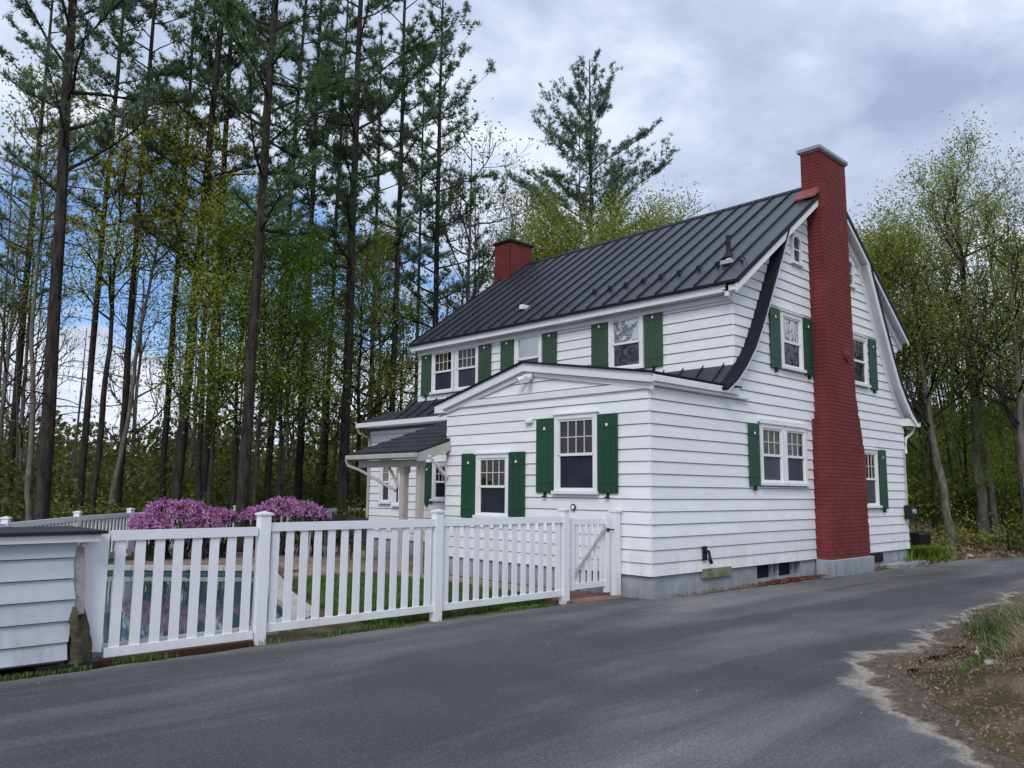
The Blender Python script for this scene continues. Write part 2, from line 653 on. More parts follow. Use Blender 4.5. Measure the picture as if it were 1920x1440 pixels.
def build_ground():
    def axis(lo, hi, flo, fhi, fine, k):
        pts = list(np.arange(flo, fhi + fine, fine))
        s, p = fine, fhi
        while p < hi:
            s *= k
            p += s
            pts.append(min(p, hi))
        s, p = fine, flo
        while p > lo:
            s *= k
            p -= s
            pts.insert(0, max(p, lo))
        return np.array(pts)
    xs = axis(-300, 400, -9, 18, .2, 1.12)
    ys = axis(-300, 400, -12, 14, .2, 1.12)
    X, Y = np.meshgrid(xs, ys, indexing='ij')
    Z = terrain_h(X, Y)
    near = (np.hypot(X + 5, Y + 3) < 25)
    rng = np.random.default_rng(3)
    ny = np.interp(X, [t[0] for t in NEAR], [t[1] for t in NEAR])
    Z += near * sstep(ny - Y, .1, .8) * (rng.random(X.shape) - .5) * .07
    V = np.stack([X, Y, Z], -1).reshape(-1, 3)
    nx, nyy = X.shape
    i, j = np.meshgrid(np.arange(nx - 1), np.arange(nyy - 1), indexing='ij')
    a = (i * nyy + j).ravel()
    cx = (X[:-1, :-1] + X[1:, 1:]).ravel() / 2
    cy = (Y[:-1, :-1] + Y[1:, 1:]).ravel() / 2
    keep = ~in_poly(cx, cy, POOL)
    a = a[keep]
    F = np.stack([a, a + nyy, a + nyy + 1, a + 1], 1)
    me = npmesh('ground', V, F, soil_mat(), True)
    tag(link('ground', me), 'brown leaf littered woodland soil around the house and driveway', None, None, 'structure')


def asphalt_mat():
    m = bpy.data.materials.new('worn_asphalt')
    m.use_nodes = True
    nt = m.node_tree
    b = nt.nodes['Principled BSDF']
    N, L = nt.nodes.new, nt.links.new
    tc = N('ShaderNodeTexCoord')

    def noise(scale, det, rough, rot=None, sc=None, dist=0):
        n = N('ShaderNodeTexNoise')
        n.inputs['Scale'].default_value = scale
        n.inputs['Detail'].default_value = det
        n.inputs['Roughness'].default_value = rough
        n.inputs['Distortion'].default_value = dist
        if sc:
            mp = N('ShaderNodeMapping')
            mp.inputs['Rotation'].default_value = (0, 0, rot)
            mp.inputs['Scale'].default_value = sc
            L(tc.outputs['Object'], mp.inputs[0])
            L(mp.outputs[0], n.inputs['Vector'])
        else:
            L(tc.outputs['Object'], n.inputs['Vector'])
        return n.outputs['Fac']

    def ramp(f, p0, c0, p1, c1):
        r = N('ShaderNodeValToRGB')
        r.color_ramp.elements[0].position = p0
        r.color_ramp.elements[1].position = p1
        r.color_ramp.elements[0].color = (*c0, 1)
        r.color_ramp.elements[1].color = (*c1, 1)
        L(f, r.inputs[0])
        return r.outputs[0]

    def mix(f, a, c, blend='MIX'):
        x = N('ShaderNodeMix')
        x.data_type = 'RGBA'
        x.blend_type = blend
        for s, i in ((f, 0), (a, 6), (c, 7)):
            if isinstance(s, tuple):
                x.inputs[i].default_value = (*s, 1)
            elif isinstance(s, float):
                x.inputs[i].default_value = s
            else:
                L(s, x.inputs[i])
        return x.outputs[2]
    W1, K = (1, 1, 1), (0, 0, 0)
    grain = ramp(noise(55, 6, .9), .36, (.030, .031, .034), .64, (.130, .132, .140))
    worn = ramp(noise(.75, 8, .62, .2, (.16, 1.0, 1), .3), .45, K, .64, W1)
    c = mix(worn, grain, mix(1.0, grain, (2.35, 2.3, 2.2), 'MULTIPLY'))
    patch = ramp(noise(.5, 8, .6), .35, (.82, .82, .84), .65, (1.2, 1.2, 1.18))
    c = mix(1.0, c, patch, 'MULTIPLY')
    vo = N('ShaderNodeTexVoronoi')
    vo.inputs['Scale'].default_value = 42
    L(tc.outputs['Object'], vo.inputs['Vector'])
    chip = ramp(vo.outputs['Distance'], .10, W1, .16, K)
    pick = ramp(noise(9, 6, .85), .50, K, .56, W1)
    c = mix(mix(1.0, chip, pick, 'MULTIPLY'), c, (.32, .31, .29))
    fine = ramp(noise(26, 9, .95), .38, (.62, .62, .62), .62, (1.38, 1.38, 1.36))
    c = mix(1.0, c, fine, 'MULTIPLY')
    at = N('ShaderNodeAttribute')
    at.attribute_name = 'sand'
    # sand: ragged pale tide lines where the attribute plus noise crosses thresholds
    sn = noise(1.6, 10, .62, -.5, (1, 1, 1), .8)
    ad = N('ShaderNodeMath')
    ad.operation = 'MULTIPLY_ADD'
    L(sn, ad.inputs[0])
    ad.inputs[1].default_value = 1.1
    L(at.outputs['Fac'], ad.inputs[2])
    half = N('ShaderNodeMath')
    half.operation = 'MULTIPLY'
    half.inputs[1].default_value = .5
    L(ad.outputs[0], half.inputs[0])
    ad = half
    sandm = ramp(ad.outputs[0], .46, K, .53, W1)
    sandc = mix(ramp(noise(30, 4, .7), .35, K, .65, W1), (.25, .22, .18), (.50, .46, .40))
    c = mix(sandm, c, sandc)
    dirt = ramp(ad.outputs[0], .54, K, .575, W1)
    c = mix(dirt, c, mix(ramp(noise(14, 6, .7), .4, K, .6, W1), (.07, .055, .04), (.17, .13, .10)))
    L(c, b.inputs['Base Color'])
    b.inputs['Roughness'].default_value = .82
    b.inputs['Specular IOR Level'].default_value = .35
    bp = N('ShaderNodeBump')
    bp.inputs['Strength'].default_value = .9
    bp.inputs['Distance'].default_value = .012
    L(noise(48, 6, .9), bp.inputs['Height'])
    L(bp.outputs[0], b.inputs['Normal'])
    return m


def build_road():
    xs = np.concatenate([np.arange(-60, -14, 2), np.arange(-14, 20, .15), np.arange(20, 60, 1.5)])
    nt_ = 70
    V, sand = [], []
    rng = np.random.default_rng(5)
    for x in xs:
        y0, y1 = lerp_tab(x, NEAR), lerp_tab(x, FAR)
        j0 = .05 * math.sin(x * 3.1) + .04 * math.sin(x * 7.7 + 1) + .03 * math.sin(x * 17)
        y0 += j0 - .25
        y1 += (.02 * math.sin(x * 5) + .015 * math.sin(x * 11)) * (1 if x > .2 or x < -1.4 else 0)
        for k in range(nt_ + 1):
            t = (k / nt_) ** 1.5
            y = y0 + (y1 - y0) * t
            V.append((x, y, .0))
            d = y - (y0 + .25)
            w = max(0, 1 - abs(x + 2.6) / 3.2) * .5 + .5
            s = .64 - max(d, -.5) / (1.6 * w)
            if x > 3:
                s *= .9
            if x < -7:
                s -= .2
            e = y1 - y
            s2 = .45 - e / .35 if x > .2 else .30 - e / .2
            sand.append(max(s, s2, 0))
    V = np.array(V)
    n = nt_ + 1
    i, j = np.meshgrid(np.arange(len(xs) - 1), np.arange(nt_), indexing='ij')
    a = (i * n + j).ravel()
    me = npmesh('driveway', V, np.stack([a, a + n, a + n + 1, a + 1], 1), asphalt_mat(), True)
    at = me.attributes.new('sand', 'FLOAT', 'POINT')
    at.data.foreach_set('value', np.array(sand, dtype=np.float32))
    tag(link('driveway', me), 'worn grey asphalt driveway curving past the house', None, None, 'structure')


build_ground()
build_road()

# ------------------------------------------------------------------ house
house = root('farmhouse', 'white clapboard house with black metal gambrel roof and tall red brick chimney', 'house', (0, 0, 0))
PG = lambda u, n, z: (u, -n, z)             # gable wall, faces the driveway (-Y)
PF = lambda u, n, z: (-n, u, z)             # front wall of the addition (-X)
PD = lambda u, n, z: (2.45 - n, u, z)       # face of the long dormer
PM = lambda u, n, z: (2.2 - n, u, z)        # main ground floor front wall
CO = .189                                   # clapboard exposure


def wallpart(name, mb, m=None):
    return mb.build(name, m or M['sheath'], house)


gable_wall = wallpart('gable_wall', MB().prism([(2.2, .3), (9.85, .3), (9.85, 3.2), (9.6, 3.5), (9.6, 5.2), (6.03, 7.85), (2.45, 5.2), (2.45, 3.3), (2.2, 3.2)], lambda p, q, t: (p, t, q), 0, 9.0))
addition_wall = wallpart('addition_wall', MB().prism([(0, .3), (4.8, .3), (4.8, 3.15), (2.6, 3.70), (0, 3.25)], lambda p, q, t: (t, p, q), 0, 2.2))
sunroom_wall = wallpart('end_wall', MB().box(2.2, 9.6, 9.0, 10.7, .3, 3.15))
dormer_wall = wallpart('dormer_wall', MB().box(2.448, 2.6, .05, 8.98, 3.6, 5.15))


def lap(wall, P, z0, z1, outline, openings=(), c0=.3, gap=.010, tb=.027, tt=.006, m=None, name='siding_board', course=CO):
    """clapboards as separate wedge boards, cut round the openings and to the outline"""
    k = 0
    z = c0
    while z < z1 - .01:
        a, b = z, min(z + course, z1)
        z += course
        if b <= z0 + .01:
            continue
        a = max(a, z0)
        ua0, ua1 = outline(a + .001)
        ub0, ub1 = outline(b - .001)
        if min(ua1 - ua0, ub1 - ub0) < .03 and max(ua1 - ua0, ub1 - ub0) < .1:
            continue
        lo, hi = min(ua0, ub0), max(ua1, ub1)
        cuts = sorted({lo, hi} | {c for o in openings for c in (o[0], o[1]) if o[2] < b and o[3] > a and lo < c < hi})
        segs = []
        for u0, u1 in zip(cuts[:-1], cuts[1:]):
            um = (u0 + u1) / 2
            zi = [(a, b)]
            for o in openings:
                if o[0] < um < o[1]:
                    nz = []
                    for p, q in zi:
                        if o[3] <= p or o[2] >= q:
                            nz.append((p, q))
                            continue
                        if o[2] > p:
                            nz.append((p, o[2]))
                        if o[3] < q:
                            nz.append((o[3], q))
                    zi = nz
            segs.append([u0, u1, [q for q in zi if q[1] - q[0] > .025]])
        mer = []
        for s in segs:
            if mer and mer[-1][2] == s[2]:
                mer[-1][1] = s[1]
            else:
                mer.append(list(s))
        cutm = []
        for s in mer:
            if s[1] - s[0] > 4.2:
                j = s[0] + (s[1] - s[0]) * random.uniform(.3, .7)
                cutm += [[s[0], j - .0015, s[2]], [j + .0015, s[1], s[2]]]
            else:
                cutm.append(s)
        mer = cutm
        for u0, u1, zi in mer:
            for p, q in zi:
                def uat(zz, u, lo_side):
                    f = (zz - a) / (b - a)
                    e = (ua0 + (ub0 - ua0) * f) if lo_side else (ua1 + (ub1 - ua1) * f)
                    return max(u, e) if lo_side else min(u, e)
                pg = p + (gap if p == a else 0)  # open slit: the dark backing stands in for shade under the lap
                th = lambda zz: tb + (tt - tb) * (zz - a) / course
                l0, l1, r0, r1 = uat(pg, u0, True), uat(q, u0, True), uat(pg, u1, False), uat(q, u1, False)
                if r0 - l0 < .02 or r1 - l1 < -.02:
                    continue
                r1 = max(r1, l1 + .002)
                w = random.uniform(-.0012, .0012)
                mb = MB().hex([P(l0, -.004, pg), P(r0, -.004, pg), P(r0, th(pg) + w, pg), P(l0, th(pg) + w, pg),
                               P(l1, -.004, q), P(r1, -.004, q), P(r1, th(q), q), P(l1, th(q), q)])
                mb.build(name, m or M['siding'], wall)
                k += 1
    return k


def window(P, u0, u1, z0, z1, cols=4, rows=2, upper='dark', lower='screen', shared=False):
    """double hung window; u0..z1 is the outer edge of its casing"""
    c = .075
    w = MB()
    w.fbox(P, u0, u0 + c, 0, .055, z0 + .05, z1 - c)
    w.fbox(P, u1 - c, u1, 0, .055, z0 + .05, z1 - c)
    w.fbox(P, u0, u1, 0, .058, z1 - c, z1)
    w.fbox(P, u0 - .03, u1 + .03, 0, .085, z1, z1 + .025)
    w.fbox(P, u0 - .03, u1 + .03, 0, .095, z0, z0 + .05)
    win = w.build('window', M['trim'], house)
    a, b, zz0, zz1 = u0 + c, u1 - c, z0 + .05, z1 - c
    zm = (zz0 + zz1) / 2
    f = .035
    up = MB()
    up.fbox(P, a, a + f, .012, .040, zm, zz1).fbox(P, b - f, b, .012, .040, zm, zz1)
    up.fbox(P, a + f, b - f, .012, .040, zz1 - f, zz1).fbox(P, a + f, b - f, .012, .046, zm - .02, zm + .025)
    up.build('upper_sash', M['trim'], win)
    lo = MB()
    lo.fbox(P, a, a + f, .008, .030, zz0, zm - .02).fbox(P, b - f, b, .008, .030, zz0, zm - .02)
    lo.fbox(P, a + f, b - f, .008, .030, zz0, zz0 + .05)
    lo.build('lower_sash', M['trim'], win)
    MB().fbox(P, a + f, b - f, .008, .016, zm + .025, zz1 - f).build('pane', GL[upper], win)
    MB().fbox(P, a + f, b - f, .006, .013, zz0 + .05, zm - .02).build('pane', GL[lower], win)
    if cols:
        mu = MB()
        for i in range(1, cols):
            x = a + f + (b - a - 2 * f) * i / cols
            mu.fbox(P, x - .008, x + .008, .016, .030, zm + .025, zz1 - f)
        xs_ = [a + f + (b - a - 2 * f) * i / cols for i in range(cols + 1)]
        for j in range(1, rows):
            y = zm + .025 + (zz1 - f - zm - .025) * j / rows
            for i in range(cols):
                mu.fbox(P, xs_[i] + .008, xs_[i + 1] - .008, .016, .029, y - .008, y + .008)
        mu.build('muntins', M['sash'], win)
    return win


def shutter(P, u0, u1, z0, z1, m, n0=.032, mark=True, dogs=True):
    w = (u1 - u0 - .012) / 3
    s = MB()
    for i in range(3):
        s.fbox(P, u0 + i * (w + .006), u0 + i * (w + .006) + w, n0, n0 + .026, z0, z1)
    s.fbox(P, u0 + .01, u1 - .01, n0 - .002, n0 + .018, z0 + .01, z1 - .01)
    sh = s.build('shutter', m, house, bevel=.003)
    for zz in (z0 + .16, z1 - .22):
        MB().fbox(P, u0 + .02, u1 - .02, n0 + .026, n0 + .034, zz, zz + .04).build('hinge_strap', m, sh)
    um = (u0 + u1) / 2
    if mark:
        zc = z1 - .17
        pts = [(um + .026 * math.cos(t), zc + .026 * math.sin(t)) for t in np.linspace(0, 2 * math.pi, 10)[:-1]]
        MB().prism(pts, lambda p, q, t: P(p, t, q), n0 + .035, n0 + .038).build('cutout', M['trim'], sh)
    if dogs:
        d = MB()
        d.fbox(P, um - .012, um + .012, .02, n0 + .04, z0 - .07, z0 + .02)
        d.fbox(P, um - .05, um + .05, n0 + .026, n0 + .04, z0 - .075, z0 - .055)
        d.build('shutter_dog', M['black'], sh)
    return sh


# gable wall -----------------------------------------------------------------
OPN_G = [(3.15, 4.93, 1.66, 2.82), (4.05, 4.93, 3.84, 4.98), (7.10, 7.98, 3.84, 4.98), (7.30, 8.22, 1.22, 2.52), (5.22, 6.99, 0, 3.0), (5.36, 6.66, 3.0, 9)]


def roofz(x):
    return 8.0 - abs(x - 6.03) * .731


def out_gable(z):
    if z < 3.14:
        return 0.0, 9.87
    if z < 3.72:
        return 2.3 + (z - 3.14) * .3, 9.87 - (z - 3.14) * .5
    if z < 5.02:
        return 2.45, 9.61
    t = (7.88 - z) / .731
    return 6.03 - t, 6.03 + t


lap(gable_wall, PG, .3, 7.8, out_gable, OPN_G + [(4.62, 5.02, 6.0, 6.62), (7.04, 7.44, 6.0, 6.62)])
for x0, sh in ((4.08, (3.66, 4.03)), (7.08, None)):
    window(PG, x0, x0 + .84, 3.86, 4.96, cols=0, upper='sky' if sh else 'mid', lower='dark')
shutter(PG, 3.66, 4.03, 3.84, 4.98, M['shutter'])
shutter(PG, 4.96, 5.33, 3.84, 4.98, M['shutter'])
shutter(PG, 8.04, 8.42, 3.84, 4.98, M['shutter'])
window(PG, 3.19, 4.03, 1.68, 2.78, cols=3)
window(PG, 4.07, 4.91, 1.68, 2.78, cols=3)
MB().fbox(PG, 4.03, 4.07, 0, .05, 1.70, 2.78).build('mullion', M['trim'], house)
MB().fbox(PG, 3.12, 4.96, 0, .075, 2.805, 2.86).build('window_head', M['trim'], house)
shutter(PG, 2.79, 3.14, 1.66, 2.76, M['shutter'])
window(PG, 7.34, 8.20, 1.25, 2.50, cols=4)
shutter(PG, 8.26, 8.66, 1.22, 2.52, M['shutter'])

# arched attic windows; right one added as a mirror copy over a shaded soffit
for xc in (4.82, 7.24):
    arch = [(xc + .15 * math.cos(t), 6.42 + .15 * math.sin(t)) for t in np.linspace(0, math.pi, 13)]
    ou = [(xc + .20 * math.cos(t), 6.42 + .20 * math.sin(t)) for t in np.linspace(0, math.pi, 13)]
    fr = MB()
    for (a, b, c, d) in zip(arch[:-1], arch[1:], ou[1:], ou[:-1]):
        fr.prism([a, b, c, d], lambda p, q, t: PG(p, t, q), 0, .06)
    fr.fbox(PG, xc - .20, xc - .15, 0, .06, 6.05, 6.42).fbox(PG, xc + .15, xc + .20, 0, .06, 6.05, 6.42)
    fr.fbox(PG, xc - .23, xc + .23, 0, .08, 6.0, 6.05)
    fr.fbox(PG, xc - .15, xc + .15, .014, .035, 6.30, 6.325)
    aw = fr.build('attic_window', M['trim'], house)
    MB().prism(arch + [(xc - .15, 6.05), (xc + .15, 6.05)], lambda p, q, t: PG(p, t, q), .004, .013).build('pane', GL['mid'], aw)

# addition front ----------------------------------------------------------------
OPN_F = [(.98, 1.93, 1.50, 2.82), (3.01, 3.90, 1.05, 2.20)]
lap(addition_wall, PF, .3, 3.10, lambda z: (0, 4.8), OPN_F)
lap(addition_wall, PF, 3.22, 3.62, lambda z: ((z - 3.1) / .19 - .1, 4.85 - (z - 3.13) / .245), (), c0=3.22)
window(PF, .99, 1.92, 1.50, 2.80)
shutter(PF, 1.93, 2.34, 1.52, 2.76, M['shutter'])
shutter(PF, .58, .98, 1.52, 2.76, M['shutter'])
window(PF, 3.02, 3.89, 1.05, 2.20)
shutter(PF, 3.89, 4.30, 1.05, 2.22, M['shutter'])
shutter(PF, 2.62, 3.02, 1.05, 2.22, M['shutter'])

# dormer -----------------------------------------------------------------------
OPN_D = [(1.90, 2.76, 3.86, 4.99), (4.60, 5.46, 3.86, 4.99), (6.66, 8.42, 3.86, 4.99)]
lap(dormer_wall, PD, 3.6, 4.98, lambda z: (-.0, 9.0), OPN_D, c0=.3 + CO * 17)
window(PD, 1.91, 2.75, 3.88, 4.98, cols=0, upper='sky', lower='mid')
window(PD, 4.61, 5.45, 3.88, 4.98, cols=0, upper='sky', lower='mid')
window(PD, 6.67, 7.52, 3.88, 4.98, cols=4)
window(PD, 7.56, 8.41, 3.88, 4.98, cols=4)
for a, b in ((1.46, 1.88), (2.78, 3.20), (4.17, 4.58), (5.48, 5.90), (6.23, 6.65), (8.44, 8.83)):
    shutter(PD, a, b, 3.88, 5.0, M['shutter_upper'])
# main front ground floor, beside the porch
OPN_M = [(7.4, 7.98, 1.30, 2.2), (9.25, 9.55, 1.1, 2.25), (9.68, 10.15, 1.18, 2.3)]
lap(sunroom_wall, PM, .3, 3.05, lambda z: (4.8, 10.7), OPN_M)
window(PM, 7.40, 7.98, 1.28, 2.2, cols=3)
shutter(PM, 7.98, 8.36, 1.22, 2.2, M['shutter'])
window(PM, 9.68, 10.15, 1.18, 2.3, cols=3)
window(PM, 9.25, 9.56, 1.12, 2.25, cols=2)

# corner trim, friezes, soffits and fascias
MB().box(-.055, .0, -.06, 4.95, 3.10, 3.21).build('frieze_board', M['trim'], house, bevel=.004)
MB().box(-.055, 2.75, -.10, -.0, 3.15, 3.20).box(-.07, 2.35, -.145, 0.0, 3.20, 3.305).build('side_cornice', M['trim'], house, bevel=.006)
MB().box(2.26, 2.42, -.02, 9.0, 5.0, 5.05).box(2.2, 2.258, -.22, 9.03, 5.00, 5.15).box(2.39, 2.448, -.03, 9.0, 4.90, 5.0).build('dormer_eave', M['trim'], house, bevel=.004)
pd = MB()
for y0, z0, y1, z1 in ((-.12, 3.32, 2.6, 3.755), (2.6, 3.755, 5.02, 3.17)):
    pd.hex([(-.13, y0, z0 - .14), (-.0, y0, z0 - .14), (-.0, y0, z0), (-.13, y0, z0), (-.13, y1, z1 - .14), (0, y1, z1 - .14), (0, y1, z1), (-.13, y1, z1)])
    dz = .14
    pd.hex([(-.06, y0 + .03, z0 - .24), (-.0, y0 + .03, z0 - .24), (-.0, y0 + .03, z0 - dz - .002), (-.06, y0 + .03, z0 - dz - .002), (-.06, y1, z1 - .21), (0, y1, z1 - .21), (0, y1, z1 - dz - .002), (-.06, y1, z1 - dz - .002)])
pd.build('pediment_rake', M['trim'], house)
MB().box(-.14, -.002, 4.8, 5.04, 3.02, 3.16).build('eave_return', M['trim'], house)
# addition roof
ar = MB()
for y0, z0, y1, z1 in ((-.15, 3.322, 2.6, 3.76), (2.6, 3.76, 5.05, 3.17)):
    ar.hex([(-.17, y0, z0), (2.44, y0, z0), (2.44, y1, z1), (-.17, y1, z1), (-.17, y0, z0 + .028), (2.44, y0, z0 + .028), (2.44, y1, z1 + .028), (-.17, y1, z1 + .028)])
addroof = ar.build('addition_roof', M['rakemetal'], house)

# main roof ----------------------------------------------------------------------
roof = MB().prism([(2.2, 5.155), (2.2, 5.19), (6.03, 7.99), (9.86, 5.19), (9.86, 5.155), (6.03, 7.93)], lambda p, q, t: (p, t, q), -.245, 9.04).build('roof', M['seam'], house)
ang = math.atan(.731)
LEN = math.hypot(3.86, 3.86 * .731)
NP = 22
pw = 9.29 / NP
pm = MB().box(0, LEN, 0, pw - .004, 0, .010)
pme = bpy.data.meshes.new('roof_panel')
pme.from_pydata(pm.v, [], pm.f)
pme.materials.append(M['roof'])
sm = MB().box(0, LEN, pw - .022, pw + .004, .008, .046)
sme = bpy.data.meshes.new('roof_seam')
sme.from_pydata(sm.v, [], sm.f)
sme.materials.append(M['seam'])
for side in (0, 1):
    for i in range(NP):
        for me_, nm in ((pme, 'roof_panel'), (sme, 'roof_seam')):
            o = bpy.data.objects.new(nm, me_)
            COL.objects.link(o)
            o.parent = roof
            y = -.25 + i * pw
            if side == 0:
                o.matrix_local = Matrix.Translation((2.17, y, 5.175)) @ Matrix.Rotation(-ang, 4, 'Y')
            else:
                o.matrix_local = Matrix.Translation((9.89, y + pw, 5.175)) @ Matrix.Rotation(math.pi, 4, 'Z') @ Matrix.Rotation(-ang, 4, 'Y')
MB().prism([(5.93, 7.96), (6.03, 8.05), (6.13, 7.96)], lambda p, q, t: (p, t, q), -.25, 9.05).build('ridge_cap', M['seam'], roof)
# gutter edge of the dormer roof
MB().box(2.14, 2.2, -.25, 9.05, 5.13, 5.175).build('drip_edge', M['rakemetal'], roof)
# snow guards
for y in [.0, .48, .90, 1.33, 1.76, 2.18, 2.60, 3.02, 3.45]:
    x = 2.80 + random.uniform(-.02, .02)
    z = roofz(x) + .02
    g = MB().box(x - .05, x + .05, y - .012, y + .012, z - .02, z + .03)
    g.tube([(x, y - .07, z + .03), (x - .02, y - .035, z + .085), (x - .02, y + .035, z + .085), (x, y + .07, z + .03)], .014, 6)
    g.build('snow_guard', M['black'], roof)
x, y = 3.20, .50
z = roofz(x)
MB().tube([(x, y, z - .05), (x, y, z + .42)], .045, 12).build('vent_pipe', M['black'], roof)
MB().tube([(x, y, z - .02), (x, y, z + .10)], [.11, .055], 12).build('pipe_boot', M['black'], roof)
x, y = 2.85, .28
z = roofz(x) + .03
MB().box(x - .13, x + .13, y - .12, y + .12, z - .05, z + .03).box(x - .05, x + .05, y - .05, y + .05, z + .03, z + .08).build('roof_vent', M['pipe'], roof, bevel=.01)
x, y = 2.85, 5.6
z = roofz(x) + .04
MB().box(x - .12, x + .12, y - .07, y + .05, z - .06, z + .05).build('roof_vent', M['trim'], roof, bevel=.01)

# gambrel rakes: overhanging strips of the steep lower roof
prof = [(4.18, 6.64), (3.62, 5.62), (3.08, 4.64), (2.74, 4.10), (2.42, 3.74), (2.12, 3.47), (1.80, 3.27)]


def offs(pr, d):
    out = []
    for i, p in enumerate(pr):
        a = Vector(pr[max(i - 1, 0)])
        b = Vector(pr[min(i + 1, len(pr) - 1)])
        t = (b - a).normalized()
        nrm = Vector((-t.y, t.x))           # points towards the house
        if nrm.x < 0:
            nrm = -nrm
        out.append((p[0] + nrm.x * d, p[1] + nrm.y * d))
    return out


def strip(pr, d0, d1, y0, y1, mirror, mb):
    A, B = offs(pr, d0), offs(pr, d1)
    for i in range(len(pr) - 1):
        q = [A[i], A[i + 1], B[i + 1], B[i]]
        if mirror:
            q = [(12.06 - a, b) for a, b in q]
        mb.prism(q, lambda p, r, t: (p, t, r), y0, y1)
    return mb


for mir in (False, True):
    strip(prof, 0, .08 if mir else .05, -.25, .002, mir, MB()).build('rake_roof', M['rakemetal'], house)
    w = MB()
    strip(prof, .082 if mir else .052, .19 if mir else .095, -.235, -.205, mir, w)
    strip(prof, .082 if mir else .052, .105 if mir else .075, -.203, -.034, mir, w)
    strip(prof, .107 if mir else .077, .24 if mir else .12, -.05, -.0, mir, w)
    w.build('rake_board', M['trim'], house)
    # lower flare running the length of the eave
    fl = prof[3:]
    strip([(2.74, 4.10)] + fl[1:], 0, .05, .003, 9.3, mir, MB()).build('lower_roof', M['roof'], house)
    for k in range(22):
        strip(fl, -.03, 0, .18 + k * pw, .20 + k * pw, mir, MB()).build('lower_roof_seam', M['seam'], house)
    e = MB()
    xx = (lambda v: 12.06 - v) if mir else (lambda v: v)
    x0_, x1_ = sorted((xx(1.74), xx(1.86)))
    ys = -.24 if mir else 4.9
    e.box(x0_, x1_, ys, 10.72, 3.13, 3.24)
    x0_, x1_ = sorted((xx(1.86), xx(2.22)))
    e.box(x0_, x1_, ys + .02, 10.7, 3.13, 3.16)
    e.build('gutter', M['trim'], house)
# upper rake boards
up = [(6.03, 7.93), (4.1, 7.93 - 1.93 * .731), (2.20, 7.93 - 3.83 * .731)]
for mir in (False, True):
    e = MB()
    for i in range(2):
        qq = [(up[i][0], up[i][1] + .085), (up[i + 1][0], up[i + 1][1] + .085), (up[i + 1][0], up[i + 1][1] - .02), (up[i][0], up[i][1] - .02)]
        e.prism([(12.06 - a, b) if mir else (a, b) for a, b in qq], lambda p, z, t: (p, t, z), -.262, -.247)
    e.build('rake_edge', M['rakemetal'], house)
    w = MB()
    for d0, d1, y0, y1 in ((0, .09 if mir else .13, -.245, -.215), (0, .02, -.213, -.034), (.02, .17, -.075, -.0)):
        q = [(p[0], p[1] - d0 * 1.24) for p in up]
        r = [(p[0], p[1] - d1 * 1.24) for p in up]
        for i in range(2):
            qq = [q[i], q[i + 1], r[i + 1], r[i]]
            if mir:
                qq = [(12.06 - a, b) for a, b in qq]
            w.prism(qq, lambda p, z, t: (p, t, z), y0, y1)
    w.build('upper_rake_board', M['trim'], house)
MB().prism([(9.75, 3.13), (10.2, 3.13), (10.2, 3.22), (9.75, 3.3)], lambda p, q, t: (p, t, q), -.2, 0).build('eave_return', M['trim'], house)
MB().tube([(10.3, -.1, 3.15), (10.2, -.08, 3.0), (9.93, -.03, 2.85), (9.92, -.02, 2.5)], .035, 8).build('downspout', M['trim'], house)
# sun room roof
MB().prism([(1.8, 3.24), (9.9, 3.24), (8.9, 3.62), (2.8, 3.62)], lambda p, q, t: (p, t, q), 9.32, 10.8).build('end_roof', M['shingle'], house)
MB().box(1.8, 9.9, 10.7, 10.82, 3.13, 3.235).build('gutter', M['trim'], house)
MB().tube([(1.78, 10.7, 3.12), (1.85, 10.72, 3.0), (2.14, 10.66, 2.86), (2.14, 10.66, .2)], .035, 8).build('downspout', M['pipe'], house)

# foundation -------------------------------------------------------------------
fd = MB()
fd.box(.03, 3.05, .02, .3, -.1, .295).box(4.62, 9.83, .02, .3, -.1, .295).box(3.05, 4.62, .02, .3, -.1, .06).box(3.05, 4.62, .20, .4, -.1, .295)
fd.box(.025, .3, .021, 4.78, -.1, .294).box(2.22, 2.5, 4.9, 10.6, -.1, .295)
foundation = fd.build('foundation', M['concrete'], house)
for a, b in ((3.10, 3.62), (3.86, 4.40)):
    cw = MB().box(a, b, .12, .16, .06, .27).build('cellar_window', M['dark'], house)
    MB().box(a - .03, a, .05, .17, .06, .29).build('frame', M['concrete'], cw)
    MB().box(b, b + .03, .05, .17, .06, .29).build('frame', M['concrete'], cw)
MB().box(7.75, 8.35, -.012, .018, .10, .28).build('crawl_opening', M['dark'], house)
MB().box(1.30, 2.15, -.031, .018, .20, .345).build('patch_board', M['moss'], house)
MB().tube([(1.36, -.02, .62), (1.36, -.11, .62), (1.36, -.13, .50), (1.40, -.13, .44)], .03, 8).box(1.30, 1.42, -.045, -.03, .48, .70).build('outdoor_tap', M['black'], house)

# big chimney -------------------------------------------------------------------
def chim_l(z):
    return lerp_tab(z, [(0, 5.24), (2.3, 5.26), (3.6, 5.40), (9, 5.42)])


def chim_r(z):
    return lerp_tab(z, [(0, 7.0), (2.3, 6.97), (3.6, 6.64), (9, 6.61)])


